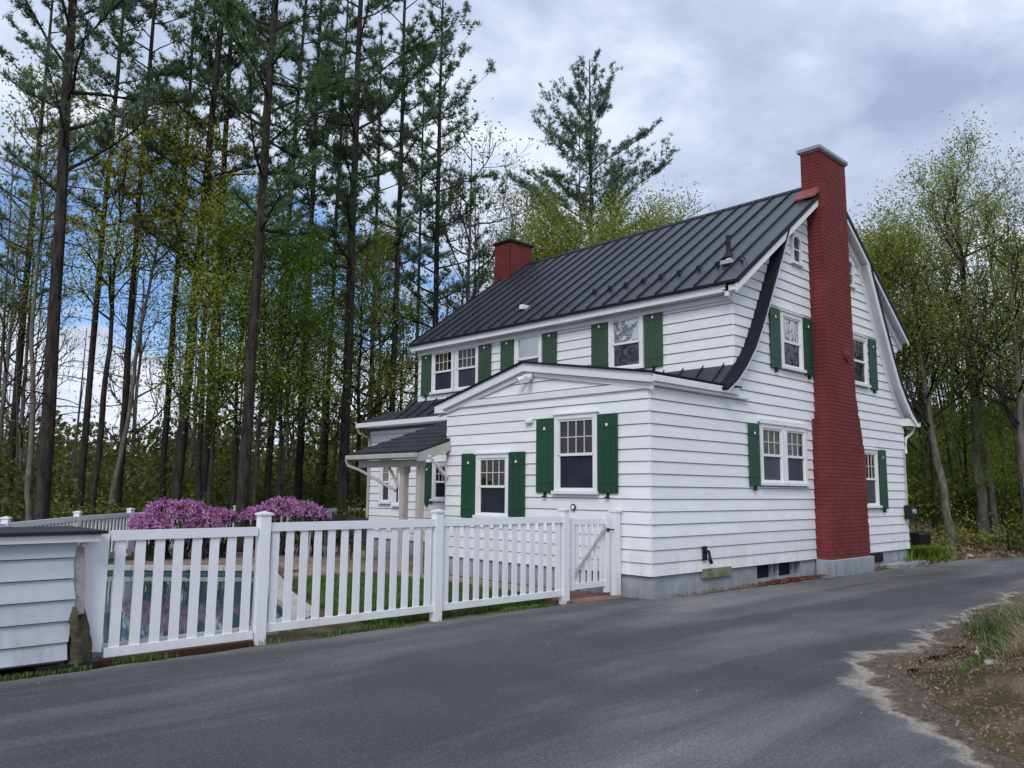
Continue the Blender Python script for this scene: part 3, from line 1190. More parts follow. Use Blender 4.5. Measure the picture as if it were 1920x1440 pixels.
core = MB()
zs = [.30, 2.3, 3.6, 8.5]
for a, b in zip(zs[:-1], zs[1:]):
    core.hex([(chim_l(a) + .008, -.29, a), (chim_r(a) - .008, -.29, a), (chim_r(a) - .008, .09, a), (chim_l(a) + .008, .09, a),
              (chim_l(b) + .008, -.29, b), (chim_r(b) - .008, -.29, b), (chim_r(b) - .008, .09, b), (chim_l(b) + .008, .09, b)])
chimney = core.build('chimney', M['mortar'], house)
MB().box(5.20, 7.04, -.36, .0, -.1, .30).build('chimney_base', M['concrete'], chimney, bevel=.01)
bm_cache = {}
rest = MB()
nb = 0
z = .302
row = 0
rb = random.Random(4)
while z < 8.49:
    h = .066
    L0, R0 = chim_l(z + h / 2), chim_r(z + h / 2)
    # front face
    x = L0 - (.115 if row % 2 else 0)
    pieces = []
    while x < R0 - .02:
        a, b = max(x, L0), min(x + .222, R0)
        if b - a > .03:
            pieces.append((a + .003, b - .003, -.302 - rb.uniform(0, .004), -.27))
        x += .228
    # left face, one or two bricks deep
    d0 = -.268
    far_y = .0 if z < 7.4 else .1
    for k in range(2):
        c, d = (d0, -.08) if k == 0 else (-.074, far_y)
        pieces.append((L0 - .002 - rb.uniform(0, .004), L0 + .03, c, d))
    for a, b, c, d in pieces:
        if nb < 290 and (d - c) < .06 and z < 3.0 or (nb < 290 and z < 3.0):
            MB().box(a, b, c, d, z, z + h).build('brick', M['brick'], chimney)
            nb += 1
        else:
            rest.box(a, b, c, d, z, z + h)
    z += .0745
    row += 1
o = rest.build('brickwork', M['brick'], chimney)
o['kind'] = 'stuff'
MB().box(5.35, 6.67, -.355, .15, 8.50, 8.585).box(5.38, 6.64, -.34, .12, 8.47, 8.499).build('chimney_cap', M['cap'], chimney, bevel=.012)
MB().hex([(5.16, -.275, 7.44), (5.42, -.275, 7.61), (5.42, .14, 7.61), (5.16, .14, 7.44), (5.16, -.275, 7.47), (5.415, -.275, 7.72), (5.415, .14, 7.72), (5.16, .14, 7.47)]).build('flashing', M['lead'], chimney)
MB().tube([(6.28, -.34, 4.35), (6.28, -.30, 4.35)], .13, 16).tube([(6.28, -.36, 4.35), (6.28, -.34, 4.35)], .05, 12).build('flue_cover', M['brick'], chimney)

# far chimney
c2 = MB().box(5.30, 6.15, 8.66, 9.3, 7.0, 8.52).build('chimney', M['mortar'], house)
c2['label'] = 'short red brick chimney at the far end of the ridge'
r2 = MB()
z, row = 7.0, 0
while z < 8.5:
    x = 5.30 - (.11 if row % 2 else 0)
    while x < 6.14:
        a, b = max(x, 5.30), min(x + .222, 6.15)
        if b - a > .03:
            r2.box(a, b, 8.65, 8.68, z, z + .066)
        x += .228
    y = 8.685 - (.11 if row % 2 else 0)
    while y < 9.29:
        a, b = max(y, 8.685), min(y + .222, 9.3)
        if b - a > .03:
            r2.box(5.29, 5.32, a, b, z, z + .066)
        y += .228
    z += .0745
    row += 1
o = r2.build('brickwork', M['brick'], c2)
o['kind'] = 'stuff'
MB().box(5.24, 6.21, 8.60, 9.36, 8.52, 8.59).box(5.45, 6.0, 8.75, 9.2, 8.59, 8.66).build('chimney_cap', M['black'], c2, bevel=.01)

# porch hood beside the addition ----------------------------------------------------
hood = MB().prism([(-.78, 2.20), (-.78, 2.26), (1.86, 3.14), (1.86, 3.06)], lambda p, q, t: (p, t, q), 4.70, 6.95).build('porch_roof', M['shingle'], house)
for k in range(8):
    f0, f1 = k / 8, (k + 1) / 8
    x0, x1 = -.79 + 2.64 * f0, -.79 + 2.64 * f1 + .02
    z0, z1 = 2.262 + .88 * f0, 2.262 + .88 * f1
    MB().hex([(x0, 4.69, z0), (x1, 4.69, z1 - .004), (x1, 6.96, z1 - .004), (x0, 6.96, z0), (x0, 4.69, z0 + .022), (x1, 4.69, z1 + .004), (x1, 6.96, z1 + .004), (x0, 6.96, z0 + .022)]).build('shingle_course', M['shingle'], hood)
MB().prism([(-.80, 2.08), (-.80, 2.21), (1.3, 2.91), (1.3, 2.74), (-.7, 2.07)], lambda p, q, t: (p, t, q), 4.66, 4.70).build('porch_rake', M['pipe'], hood)
MB().box(-.90, -.78, 4.66, 6.98, 2.13, 2.22).build('porch_gutter', M['pipe'], hood, bevel=.01)
MB().prism([(-.74, 2.12), (-.74, 2.17), (2.18, 3.02), (2.18, 2.97)], lambda p, q, t: (p, t, q), 4.82, 6.9).build('porch_ceiling', M['pipe'], hood)
MB().box(-.62, -.48, 4.84, 6.9, 1.98, 2.12).build('porch_beam', M['pipe'], hood)
MB().box(-.61, -.48, 5.35, 5.48, 0, 1.98).box(-.63, -.46, 5.33, 5.5, 1.86, 1.98).build('porch_post', M['wood'], hood, bevel=.006)
MB().box(-.61, -.49, 4.84, 4.96, 0, 1.98).build('porch_post', M['wood'], hood, bevel=.006)
MB().tube([(-.545, 5.95, 2.0), (-.545, 5.45, 1.45)], .04, 4).build('brace', M['wood'], hood)
MB().tube([(-.55, 4.66, 2.17), (-.06, 4.72, 1.80)], .035, 4).build('brace', M['trim'], hood)
MB().tube([(-.83, 7.05, 2.14), (-.80, 7.0, 2.02), (-.72, 6.7, 1.93), (-.60, 5.6, 1.52)], .032, 8).build('downspout', M['pipe'], hood)

# small fittings on the addition front
fl = MB().box(-.10, -.075, 2.42, 2.62, 3.46, 3.56)
fl.tube([(-.10, 2.46, 3.50), (-.22, 2.42, 3.44)], [.035, .06], 10).tube([(-.10, 2.58, 3.50), (-.22, 2.64, 3.44)], [.035, .06], 10)
fl.build('floodlight', M['trim'], house)
MB().box(-.09, -.02, 2.44, 2.60, 2.70, 2.76).build('porch_light', M['trim'], house, bevel=.01)
ring = [(1.51 + .055 * math.cos(t), 1.29 + .055 * math.sin(t)) for t in np.linspace(0, 2 * math.pi, 15)[:-1]]
pl = MB().prism(ring, lambda p, q, t: (-t, p, q), .028, .045).build('wall_dial', M['black'], house)
MB().prism([(1.51 + .036 * math.cos(t), 1.29 + .036 * math.sin(t)) for t in np.linspace(0, 2 * math.pi, 15)[:-1]], lambda p, q, t: (-t, p, q), .045, .048).build('dial_face', M['trim'], pl)
mb_ = MB().box(9.60, 9.82, -.19, -.03, .98, 1.30).build('meter_box', M['black'], house, bevel=.01)
MB().tube([(9.70, -.19, 1.16), (9.70, -.25, 1.16)], .06, 12).build('meter_dial', M['meter'], mb_)
MB().tube([(9.74, -.06, 1.30), (9.74, -.05, 2.6)], .018, 6).build('conduit', M['pipe'], house)

# ------------------------------------------------------------------ fences
def picket_fence(label, pts, h, rail_lo, rail_hi, spacing, pw_, post_at, cat='fence', name='picket_fence', group=None, endposts=True, rail=.05, startpost=True):
    """pts: polyline; pickets, rails and posts are parts"""
    r = root(name, label, cat, (*pts[0], 0), group)
    o = Vector((*pts[0], 0))
    pk = MB().box(-pw_ / 2, pw_ / 2, -.011, .011, rail_lo, rail_hi)
    pme_ = bpy.data.meshes.new('picket')
    pme_.from_pydata(pk.v, [], pk.f)
    pme_.materials.append(M['vinyl'])
    hp = h + .07
    ps = MB().box(-.055, .055, -.055, .055, -.05, hp).box(-.07, .07, -.07, .07, hp, hp + .022)
    ps.add([(-.06, -.06, hp + .022), (.06, -.06, hp + .022), (.06, .06, hp + .022), (-.06, .06, hp + .022), (0, 0, hp + .042)], [(0, 1, 4), (1, 2, 4), (2, 3, 4), (3, 0, 4)])
    pome = bpy.data.meshes.new('post')
    pome.from_pydata(ps.v, [], ps.f)
    pome.materials.append(M['vinyl'])
    for a, b in zip(pts[:-1], pts[1:]):
        a, b = Vector((*a, 0)), Vector((*b, 0))
        L_ = (b - a).length
        rz = math.atan2(b.y - a.y, b.x - a.x)
        n = max(1, round(L_ / post_at))
        bay = L_ / n
        for i in range(n + 1):
            if i == 0 and not startpost:
                continue
            if i == n and not (endposts and b == Vector((*pts[-1], 0))):
                continue
            p = bpy.data.objects.new('post', pome)
            COL.objects.link(p)
            p.parent = r
            p.location = a + (b - a) * (i / n) - o
            p.rotation_euler.z = rz
        for i in range(n):
            s = a + (b - a) * (i / n) - o
            rl = MB().box(.057, bay - .057, -.025, .025, rail_lo - rail, rail_lo + .03)
            ru = MB().box(.057, bay - .057, -.030, .030, rail_hi - .02, rail_hi + .07)
            for q in (rl, ru):
                x_ = q.build('rail', M['vinyl'], r, loc=s)
                x_.rotation_euler.z = rz
            m_ = max(1, round((bay - .1) / spacing))
            for k in range(m_):
                t = .055 + (bay - .11) * (k + .5) / m_
                x_ = bpy.data.objects.new('picket', pme_)
                COL.objects.link(x_)
                x_.parent = r
                x_.location = s + (b - a).normalized() * t
                x_.rotation_euler.z = rz
    return r


picket_fence('white picket fence along the driveway between the shed and the garden gate', [(-1.24, .60), (-3.55, .60), (-5.855, .60)], 1.20, .13, 1.12, .172, .085, 2.31)
picket_fence('white picket fence panel butting against the grey shed at the driveway', [(-5.87, .60), (-7.40, .60)], 1.16, .08, 1.08, .172, .09, 1.6, endposts=False, startpost=False)
picket_fence('white picket fence on the far side of the pool behind the azaleas', [(-8.6, 4.8), (-6.67, 7.72), (-4.83, 10.51), (-3.12, 12.57), (.28, 14.42), (3.9, 14.5), (9, 14.2)], .95, .10, .88, .19, .075, 2.4)

# wide end board + gate
eb = root('fence_end_board', 'wide white board with clipped corner closing the fence beside the shed', 'board', (-7.46, .6, 0))
MB().prism([(-7.60, .12), (-7.36, .08), (-7.36, 1.12), (-7.52, 1.12), (-7.62, 1.0)], lambda p, q, t: (p, t, q), .585, .615).build('board', M['vinyl'], eb)
gate = root('garden_gate', 'white picket gate with diagonal brace between the fence and the house corner', 'gate', (-1.1, .60, 0))
MB().box(-1.09, -1.04, .575, .625, .14, 1.16).build('gate_stile', M['vinyl'], gate)
MB().box(-.35, -.26, .57, .63, .06, 1.20).build('gate_stile', M['vinyl'], gate)
MB().box(-1.04, -.35, .58, .62, .15, .23).build('gate_rail', M['vinyl'], gate)
MB().box(-1.04, -.35, .58, .62, 1.06, 1.14).build('gate_rail', M['vinyl'], gate)
for k in range(5):
    x = -.97 + k * .137
    MB().box(x - .036, x + .036, .59, .61, .23, 1.06).build('picket', M['vinyl'], gate)
MB().prism([(-1.05, .34), (-.35, .98), (-.35, 1.04), (-1.05, .40)], lambda p, q, t: (p, t, q), .555, .578).build('gate_brace', M['pipe'], gate)
MB().box(-.33, -.28, .55, .57, .95, 1.0).box(-.28, -.12, .555, .565, .965, .985).build('gate_latch', M['black'], gate)
gp = root('gate_post', 'white square gate post standing against the house corner', 'post', (-.11, .58, 0))
MB().box(-.17, -.055, .525, .64, -.05, 1.24).box(-.185, -.04, .51, .655, 1.24, 1.265).build('post', M['vinyl'], gp)

# ------------------------------------------------------------------ shed at lower left
shed = root('pool_shed', 'low pale clapboard pool shed with flat black roof at the left edge', 'shed', (-7.9, .45, 0))
swall = MB().box(-9.9, -7.70, .47, 1.30, .06, 1.10).build('wall', M['sheath'], shed)
SP = lambda u, n, z: (u, .47 - n, z)
rb2 = random.Random(9)
lap(swall, SP, .07, 1.08, lambda z: (-9.88, -7.665 - (z > .4) * .0 - .02 * math.sin(z * 9)), (), c0=.07 - .03, course=.178, tb=.034, m=M['shedpaint'])
MB().box(-9.95, -7.46, .34, 1.42, 1.135, 1.165).build('roof', M['black'], shed)
MB().box(-9.92, -7.5, .375, 1.40, 1.07, 1.132).build('roof_edge', M['trim'], shed)
st = MB()
sr = random.Random(21)
for i in range(11):
    zz = i / 10
    for t in np.linspace(0, 2 * math.pi, 15)[:-1]:
        k = (1.12 - .38 * zz - .12 * math.sin(zz * 7)) * (1 + .22 * math.sin(3 * t + 1) + sr.uniform(-.16, .16))
        top_ = .48 + .09 * math.sin(2 * t) + sr.uniform(-.03, .03)
        st.v.append((-7.60 + .10 * k * math.cos(t) + .02 * math.sin(5 * zz), .50 + .10 * k * math.sin(t), -.03 + top_ * zz))
for i in range(10):
    for j in range(14):
        st.f.append((i * 14 + j, i * 14 + (j + 1) % 14, (i + 1) * 14 + (j + 1) % 14, (i + 1) * 14 + j))
st.v.append((-7.60, .50, .36))
for j in range(14):
    st.f.append((140 + j, 140 + (j + 1) % 14, len(st.v) - 1))
stump = st.build('tree_stump', M['rope'], None, True)
tag(stump, 'rotten mossy stump wedged between the shed corner and the fence', 'stump')
MB().prism([(-7.70, .42), (-7.56, .45), (-7.575, .8), (-7.60, 1.02), (-7.70, 1.05)], lambda p, q, t: (p, t, q), .475, .56).build('corner_board', M['corner'], shed)
MB().box(-7.9, -7.42, .40, .50, -.03, .045).build('sill_timber', M['black'], shed)
bd = MB().box(-7.40, -5.95, .50, .56, -.03, .025).build('edging_board', M['redwood'])
tag(bd, 'reddish edging board lying below the fence next to the shed', 'board')

# ------------------------------------------------------------------ pool and patio
poly = POOL
water_m = bpy.data.materials.new('pool_water')
water_m.use_nodes = True
nt = water_m.node_tree
b = nt.nodes['Principled BSDF']
b.inputs['Base Color'].default_value = (.055, .10, .115, 1)
b.inputs['Roughness'].default_value = .04
b.inputs['Specular IOR Level'].default_value = .9
b.inputs['IOR'].default_value = 1.45
nn = nt.nodes.new('ShaderNodeTexNoise')
nn.inputs['Scale'].default_value = 5
bp = nt.nodes.new('ShaderNodeBump')
bp.inputs['Strength'].default_value = .12
bp.inputs['Distance'].default_value = .03
nt.links.new(nn.outputs['Fac'], bp.inputs['Height'])
nt.links.new(bp.outputs[0], b.inputs['Normal'])
w = MB().add([(x, y, -.11) for x, y in poly], [tuple(range(len(poly)))]).build('pool_water', water_m)
tag(w, 'still teal pool water reflecting the trees', None, None, 'structure')
pb = MB()
for i in range(len(poly)):
    a, c = poly[i], poly[(i + 1) % len(poly)]
    pb.add([(*a, -.4), (*c, -.4), (*c, .0), (*a, .0)], [(0, 1, 2, 3)])
tag(pb.build('pool_basin', M['poolwall']), 'pale liner wall around the pool', None, None, 'structure')
cen = Vector((sum(p[0] for p in poly) / len(poly), sum(p[1] for p in poly) / len(poly)))
cop = root('pool_coping', 'pale stone coping round the edge of the swimming pool', 'pool edge', (cen.x, cen.y, 0))
for i in range(len(poly)):
    a, c = Vector(poly[i]), Vector(poly[(i + 1) % len(poly)])
    n = max(1, round((c - a).length / .6))
    t = (c - a).normalized()
    nv = Vector((t.y, -t.x))
    if nv.dot((a + c) / 2 - cen) < 0:
        nv = -nv
    for k in range(n):
        p = a + (c - a) * (k / n) + t * .006
        q = a + (c - a) * ((k + 1) / n) - t * .006
        i0 = -.03
        MB().hex([(*(p + nv * i0), -.05), (*(q + nv * i0), -.05), (*(q + nv * .28), -.05), (*(p + nv * .28), -.05),
                  (*(p + nv * i0), .03), (*(q + nv * i0), .03), (*(q + nv * .28), .028), (*(p + nv * .28), .028)]).build('coping_stone', M['coping'], cop)

GRASS = [(-4.35, .7), (-4.25, 1.9), (-3.5, 3.9), (-2.8, 5.6), (-1.2, 5.6), (-1.0, 3.0), (-1.1, 1.5), (-1.45, .7)]
patio = root('patio', 'brown flagstone patio between the pool and the house', 'patio', (-1, 8, 0), None, 'structure')
del patio['category']
MB().add([(-9, 1.2, -.02), (2.2, 1.2, -.02), (2.2, 4.8, -.02), (4.5, 14, -.02), (-3, 13.2, -.02), (-9, 5, -.02)], [(0, 1, 2, 3, 4, 5)])
rs = random.Random(12)
for i in range(-4, 12):
    for j in range(0, 17):
        x0 = i * .72 - 3.2
        y0 = j * .72 + .72
        xc, yc = x0 + .36, y0 + .36
        if in_poly(np.array(xc), np.array(yc), GRASS) or yc > 12.4 - .5 * max(0, -xc):
            continue
        if in_poly(np.array(xc), np.array(yc), POOL) or xc > 2.0 or (xc > -.3 and yc < 4.9):
            continue
        dmin = 9
        for k in range(len(POOL)):
            a, c = Vector(POOL[k]), Vector(POOL[(k + 1) % len(POOL)])
            t = max(0, min(1, ((Vector((xc, yc)) - a).dot(c - a)) / (c - a).length_squared))
            dmin = min(dmin, (Vector((xc, yc)) - a - (c - a) * t).length)
        if dmin < .62 or xc < -6:
            continue
        g = .012
        j_ = lambda: rs.uniform(-.015, .015)
        zz = rs.uniform(.0, .008)
        MB().hex([(x0 + g + j_(), y0 + g, -.06), (x0 + .72 - g, y0 + g + j_(), -.06), (x0 + .72 - g + j_(), y0 + .72 - g, -.06), (x0 + g, y0 + .72 - g + j_(), -.06),
                  (x0 + g + j_(), y0 + g, zz), (x0 + .72 - g, y0 + g, zz), (x0 + .72 - g, y0 + .72 - g, zz), (x0 + g, y0 + .72 - g, zz)]).build('flagstone', M['stone'], patio)
gp2 = root('gate_path', 'reddish brick paving in front of the garden gate', 'paving', (-.6, .8, 0), None, 'structure')
del gp2['category']
for i in range(6):
    for j in range(13):
        x0 = -1.25 + i * .205 + (.1 if j % 2 else 0)
        y0 = .33 + j * .105
        if x0 + .2 > -.03:
            continue
        zz = .006 + rs.uniform(0, .004)
        MB().box(x0, x0 + .198, y0, y0 + .098, -.05, zz).build('brick', M['paver'], gp2)


# patio table and chairs seen through the fence
def patio_chair(x, y, rz, label):
    r = root('patio_chair', label, 'chair', (x, y, 0), 'patio chairs')
    for a in (-.22, .22):
        for b_ in (-.2, .2):
            MB().tube([(a, b_, 0), (a * .95, b_, .42 if b_ < 0 else .9)], .018, 6).build('leg', M['chair'], r, loc=(0, 0, 0))
    MB().box(-.25, .25, -.23, .22, .41, .45).build('seat', M['chair'], r, bevel=.01, loc=(0, 0, 0))
    for k in range(4):
        MB().box(-.2 + k * .115, -.15 + k * .115, .19, .21, .5, .88).build('back_slat', M['chair'], r, loc=(0, 0, 0))
    MB().box(-.24, .24, .185, .215, .86, .93).build('top_rail', M['chair'], r, loc=(0, 0, 0))
    r.rotation_euler.z = rz


patio_chair(.1, 7.9, 2.3, 'dark patio chair seen through the pickets right of the pale table')
patio_chair(.9, 9.9, .4, 'dark patio chair behind the pale table')
tb = root('patio_table', 'pale blue round patio table on the flagstones by the porch', 'table', (-.15, 9.2, 0))
MB().tube([(-.15, 9.2, .70), (-.15, 9.2, .73)], .5, 20).build('table_top', M['tabletop'], tb)
for a in range(4):
    t = a * math.pi / 2 + .5
    MB().tube([(-.15 + .36 * math.cos(t), 9.2 + .36 * math.sin(t), 0), (-.15 + .3 * math.cos(t), 9.2 + .3 * math.sin(t), .70)], .02, 6).build('leg', M['tabletop'], tb)


# ------------------------------------------------------------------ vegetation builders
def trunk_mesh(name, H, r, rng, m, lean=0.0, n=12, top=.12, curve=.15, rings=26):
    zs_ = np.linspace(0, 1, rings) ** 1.15
    px = np.cumsum(rng.normal(0, curve / rings ** .5 * .35, rings))
    py = np.cumsum(rng.normal(0, curve / rings ** .5 * .35, rings))
    px -= px[0]
    py -= py[0]
    V = []
    for k, s in enumerate(zs_):
        rad = r * ((1 - s) ** .8 * (1 - top) + top) * (1 + .25 * math.exp(-s * H / .35))
        t = np.arange(n) * 2 * np.pi / n
        bump_ = 1 + .07 * np.sin(3 * t + k) + rng.normal(0, .03, n)
        V.append(np.stack([px[k] + rad * bump_ * np.cos(t), py[k] + rad * bump_ * np.sin(t), np.full(n, s * H - .15 * (k == 0))], 1))
    V = np.concatenate(V)
    i, j = np.meshgrid(np.arange(rings - 1), np.arange(n), indexing='ij')
    i, j = i.ravel(), j.ravel()
    F = np.stack([i * n + j, i * n + (j + 1) % n, (i + 1) * n + (j + 1) % n, (i + 1) * n + j], 1)
    cx = lambda z: np.array([np.interp(z, zs_ * H, px), np.interp(z, zs_ * H, py), z])
    cr_ = lambda z: r * ((1 - z / H) ** .8 * (1 - top) + top)
    return npmesh(name, V, F, m, True), cx, cr_


def make_pine(seed, H=24, r=.22, base=.42, R=3.0, nb_=60, tuft=1.0, needle='needle', up=.15, dead=16, asym=0.0, round_=False):
    """white pine: bare trunk, whorled limbs that carry plumes of needle tufts"""
    rng = np.random.default_rng(seed)
    tm, cx, cr_ = trunk_mesh('trunk', H, r, rng, M['bark'])
    P0, P1, R0, R1 = [], [], [], []
    T, TD = [], []

    def limb(p, d, L_, rad, live, depth=0):
        n = 5 if depth == 0 else 3
        pts = [np.array(p)]
        dd = np.array(d)
        for k in range(n):
            dd = unit(dd + rng.normal(0, .10, 3) + np.array([0, 0, .07 if live else -.03]))
            pts.append(pts[-1] + dd * L_ / n)
        for k in range(n):
            P0.append(pts[k])
            P1.append(pts[k + 1])
            R0.append(max(.006, rad * (1 - k / n)))
            R1.append(max(.004, rad * (1 - (k + 1) / n)))
        if depth == 0:
            m_ = int(L_ * (5.0 if live else 1.6)) + 2
            for q in range(m_):
                f = rng.uniform(.22 if live else .15, 1)
                k = min(int(f * n), n - 1)
                pp = pts[k] + (pts[k + 1] - pts[k]) * (f * n - k)
                side = np.cross(dd, [0, 0, 1])
                sd = unit(dd * .7 + side * rng.choice([-1, 1]) * rng.uniform(.4, 1) + np.array([0, 0, rng.uniform(-.05, .3)]))
                limb(pp, sd, L_ * rng.uniform(.14, .30) * (1.25 - f * .6), rad * .3, live, 1)
        elif live:
            m_ = max(4, int(L_ * 17 * tuft))
            for q in range(m_):
                f = rng.uniform(.15, 1.05)
                k = min(int(f * n), n - 1)
                pp = pts[k] + (pts[k + 1] - pts[k]) * (f * n - k)
                T.append(pp + rng.normal(0, .05, 3))
                TD.append(unit(dd + np.array([0, 0, .35]) + rng.normal(0, .3, 3)))
    for q in range(dead):
        z = H * rng.uniform(.10, base + .05)
        a = rng.uniform(0, 2 * np.pi)
        limb(cx(z), unit(np.array([math.cos(a), math.sin(a), rng.uniform(-.1, .25)])), rng.uniform(.6, 2.2), .018, False)
    for q in range(nb_):
        s = base + (1 - base) * ((q + rng.uniform(0, .9)) / nb_)
        z = H * s * .985
        a = q * 2.4 + rng.uniform(-.5, .5)
        rel = (s - base) / (1 - base)
        prof_ = (min(1, .55 + rel * 1.6) if rel < .3 else 1 - (rel - .3) / .7 * .82)
        if round_:
            prof_ = max(.16, math.sin(math.pi * min(1, .22 + rel * .76)) ** .9)
        L_ = R * prof_ * (rng.uniform(.7, 1.2) if round_ else rng.uniform(.45, 1.35)) * (1 + asym * math.cos(a))
        if rng.random() < .12:
            continue
        d = unit(np.array([math.cos(a), math.sin(a), up + rel * .55 + rng.uniform(-.1, .15)]))
        limb(cx(z), d, L_, cr_(z) * .33 + .012, True)
    V, F = segmesh(P0, P1, np.array(R0), np.array(R1), 4)
    bm = npmesh('branches', V, F, M['twig'])
    T, TD = np.array(T), np.array(TD)
    K = 12
    n = len(T)
    dirs = unit(TD[:, None, :] * .75 + rng.normal(0, .62, (n, K, 3)))
    L_ = rng.uniform(.11, .22, (n, K, 1))
    side = unit(np.cross(dirs, rng.normal(size=(n, K, 3)))) * .0125
    c = T[:, None, :]
    V = np.stack([c + side, c - side, c + dirs * L_], 2).reshape(-1, 3)
    cm = npmesh('crown', V, np.arange(len(V)).reshape(-1, 3), M[needle])
    return dict(trunk=tm, branches=bm, crown=cm, H=H)


def make_decid(seed, H=11, r=.16, leafm='leafL', nleaf=5000, lsize=.07, spread=.55, bark='bark', twig='twig', first=.25, levels=4, fork=3, clump=.22, droop=.2):
    rng = np.random.default_rng(seed)
    P0, P1, R0, R1 = [], [], [], []
    tips = []

    def grow(p, d, L_, rad, lev):
        n = 4
        pts = [np.array(p)]
        dd = np.array(d)
        for k in range(n):
            dd = unit(dd + rng.normal(0, .13, 3) + np.array([0, 0, .10]))
            pts.append(pts[-1] + dd * L_ / n)
            P0.append(pts[k])
            P1.append(pts[k + 1])
            R0.append(max(.004, rad * (1 - .45 * k / n)))
            R1.append(max(.003, rad * (1 - .45 * (k + 1) / n)))
            if lev <= 2:
                tips.append(pts[-1])
        if lev == 0:
            return
        for q in range(fork + (lev < levels) * int(rng.integers(0, 2))):
            f = rng.uniform(.35, 1)
            k = min(int(f * n), n - 1)
            pp = pts[k] + (pts[k + 1] - pts[k]) * (f * n - k)
            nd = unit(dd + rng.normal(0, spread, 3) + np.array([0, 0, .1]))
            grow(pp, nd, L_ * rng.uniform(.5, .75), rad * .52, lev - 1)
    tm, cx, cr_ = trunk_mesh('trunk', H * .92, r, rng, M[bark], top=.06, curve=.24, n=10)
    m_ = int(10 + H * .8)
    for q in range(m_):
        s = first + (1 - first) * (q + rng.uniform(0, .8)) / m_
        z = H * .92 * min(s, .99)
        a = q * 2.4 + rng.uniform(-.4, .4)
        d = unit(np.array([math.cos(a), math.sin(a), rng.uniform(.35, 1.1)]))
        grow(cx(z), d, H * .17 * (1.15 - s * .6) * rng.uniform(.7, 1.2), cr_(z) * .45 + .01, levels - 1)
    V, F = segmesh(P0, P1, np.array(R0), np.array(R1), 4)
    bm = npmesh('branches', V, F, M[twig])
    tips = np.array(tips)
    idx = rng.integers(0, len(tips), nleaf)
    w_ = rng.random(len(tips)) < .75
    idx = idx[w_[idx]]
    P = tips[idx] + rng.normal(0, clump, (len(idx), 3))
    V, F = leaves(P, lsize, rng, .7, droop)
    cm = npmesh('crown', V, F, M[leafm])
    return dict(trunk=tm, branches=bm, crown=cm, H=H)


def plant(v, name, label, cat, px, D, H=None, rz=None, lean=0.0, group=None, z=None, crown=None, wide=1.0, leanfwd=0.0):
    x, y = ground_at(px, D)
    zz = float(terrain_h(x, y)) if z is None else z
    r = root(name, label, cat, (x, y, zz), group)
    s = (H or v['H']) / v['H']
    for k in ('trunk', 'branches', 'crown'):
        me = v[k]
        if k == 'crown' and crown:
            if crown not in v:
                v[crown] = me.copy()
                v[crown].materials[0] = M[crown]
            me = v[crown]
        o = bpy.data.objects.new(k, me)
        COL.objects.link(o)
        o.parent = r
    r.scale = (s * wide, s * wide, s)
    d = ray(px, 930)
    az = math.atan2(d.y, d.x)
    # lean to the right in the picture by 'lean' radians
    axis = Vector((math.cos(az), math.sin(az), 0))
    q = Matrix.Rotation(lean, 4, axis) @ Matrix.Rotation(random.uniform(0, 6.28) if rz is None else rz, 4, 'Z')
    r.rotation_euler = q.to_euler()
    return r


PN = [make_pine(11, 24, .155, .33, 3.3, 54, .70),
      make_pine(12, 24, .105, .38, 2.5, 42, .72),
      make_pine(13, 23, .125, .30, 3.0, 48, .70, asym=.2),
      make_pine(14, 24, .112, .36, 2.8, 44, .70, needle='needleB'),
      make_pine(35, 21, .17, .28, 4.5, 74, .72, needle='needleB', up=.22, dead=4, round_=True),
      make_pine(16, 24, .165, .34, 4.4, 42, .72, up=.5, dead=20, needle='needleB')]
DC = [make_decid(21, 11, .09, 'leafY', 9000, .07, bark='bark', first=.52, levels=3, clump=.3),
      make_decid(22, 11, .09, 'leafG', 13000, .085, bark='bark', first=.34, levels=3, clump=.34),
      make_decid(23, 11, .15, 'leafL', 13000, .065, bark='barkgrey', first=.34, levels=4, twig='twig', clump=.26),
      make_decid(24, 12, .11, 'leafL', 8000, .065, bark='barkgrey', twig='twiggrey', first=.35, levels=4),
      make_decid(25, 9, .075, 'leafP', 3500, .06, bark='barkgrey', twig='twiggrey', first=.2, levels=4),
      make_decid(26, 12, .075, 'leafL', 2600, .08, bark='barkgrey', twig='twiggrey', first=.62, levels=2, fork=2),
      make_decid(27, 11, .12, 'leafL', 30000, .08, bark='bark', first=.42, levels=3, clump=.42)]
print('TRIS pine', [len(p['crown'].polygons) for p in PN], 'dec', [len(p['crown'].polygons) * 2 for p in DC], [len(p['branches'].polygons) * 2 for p in PN + DC])

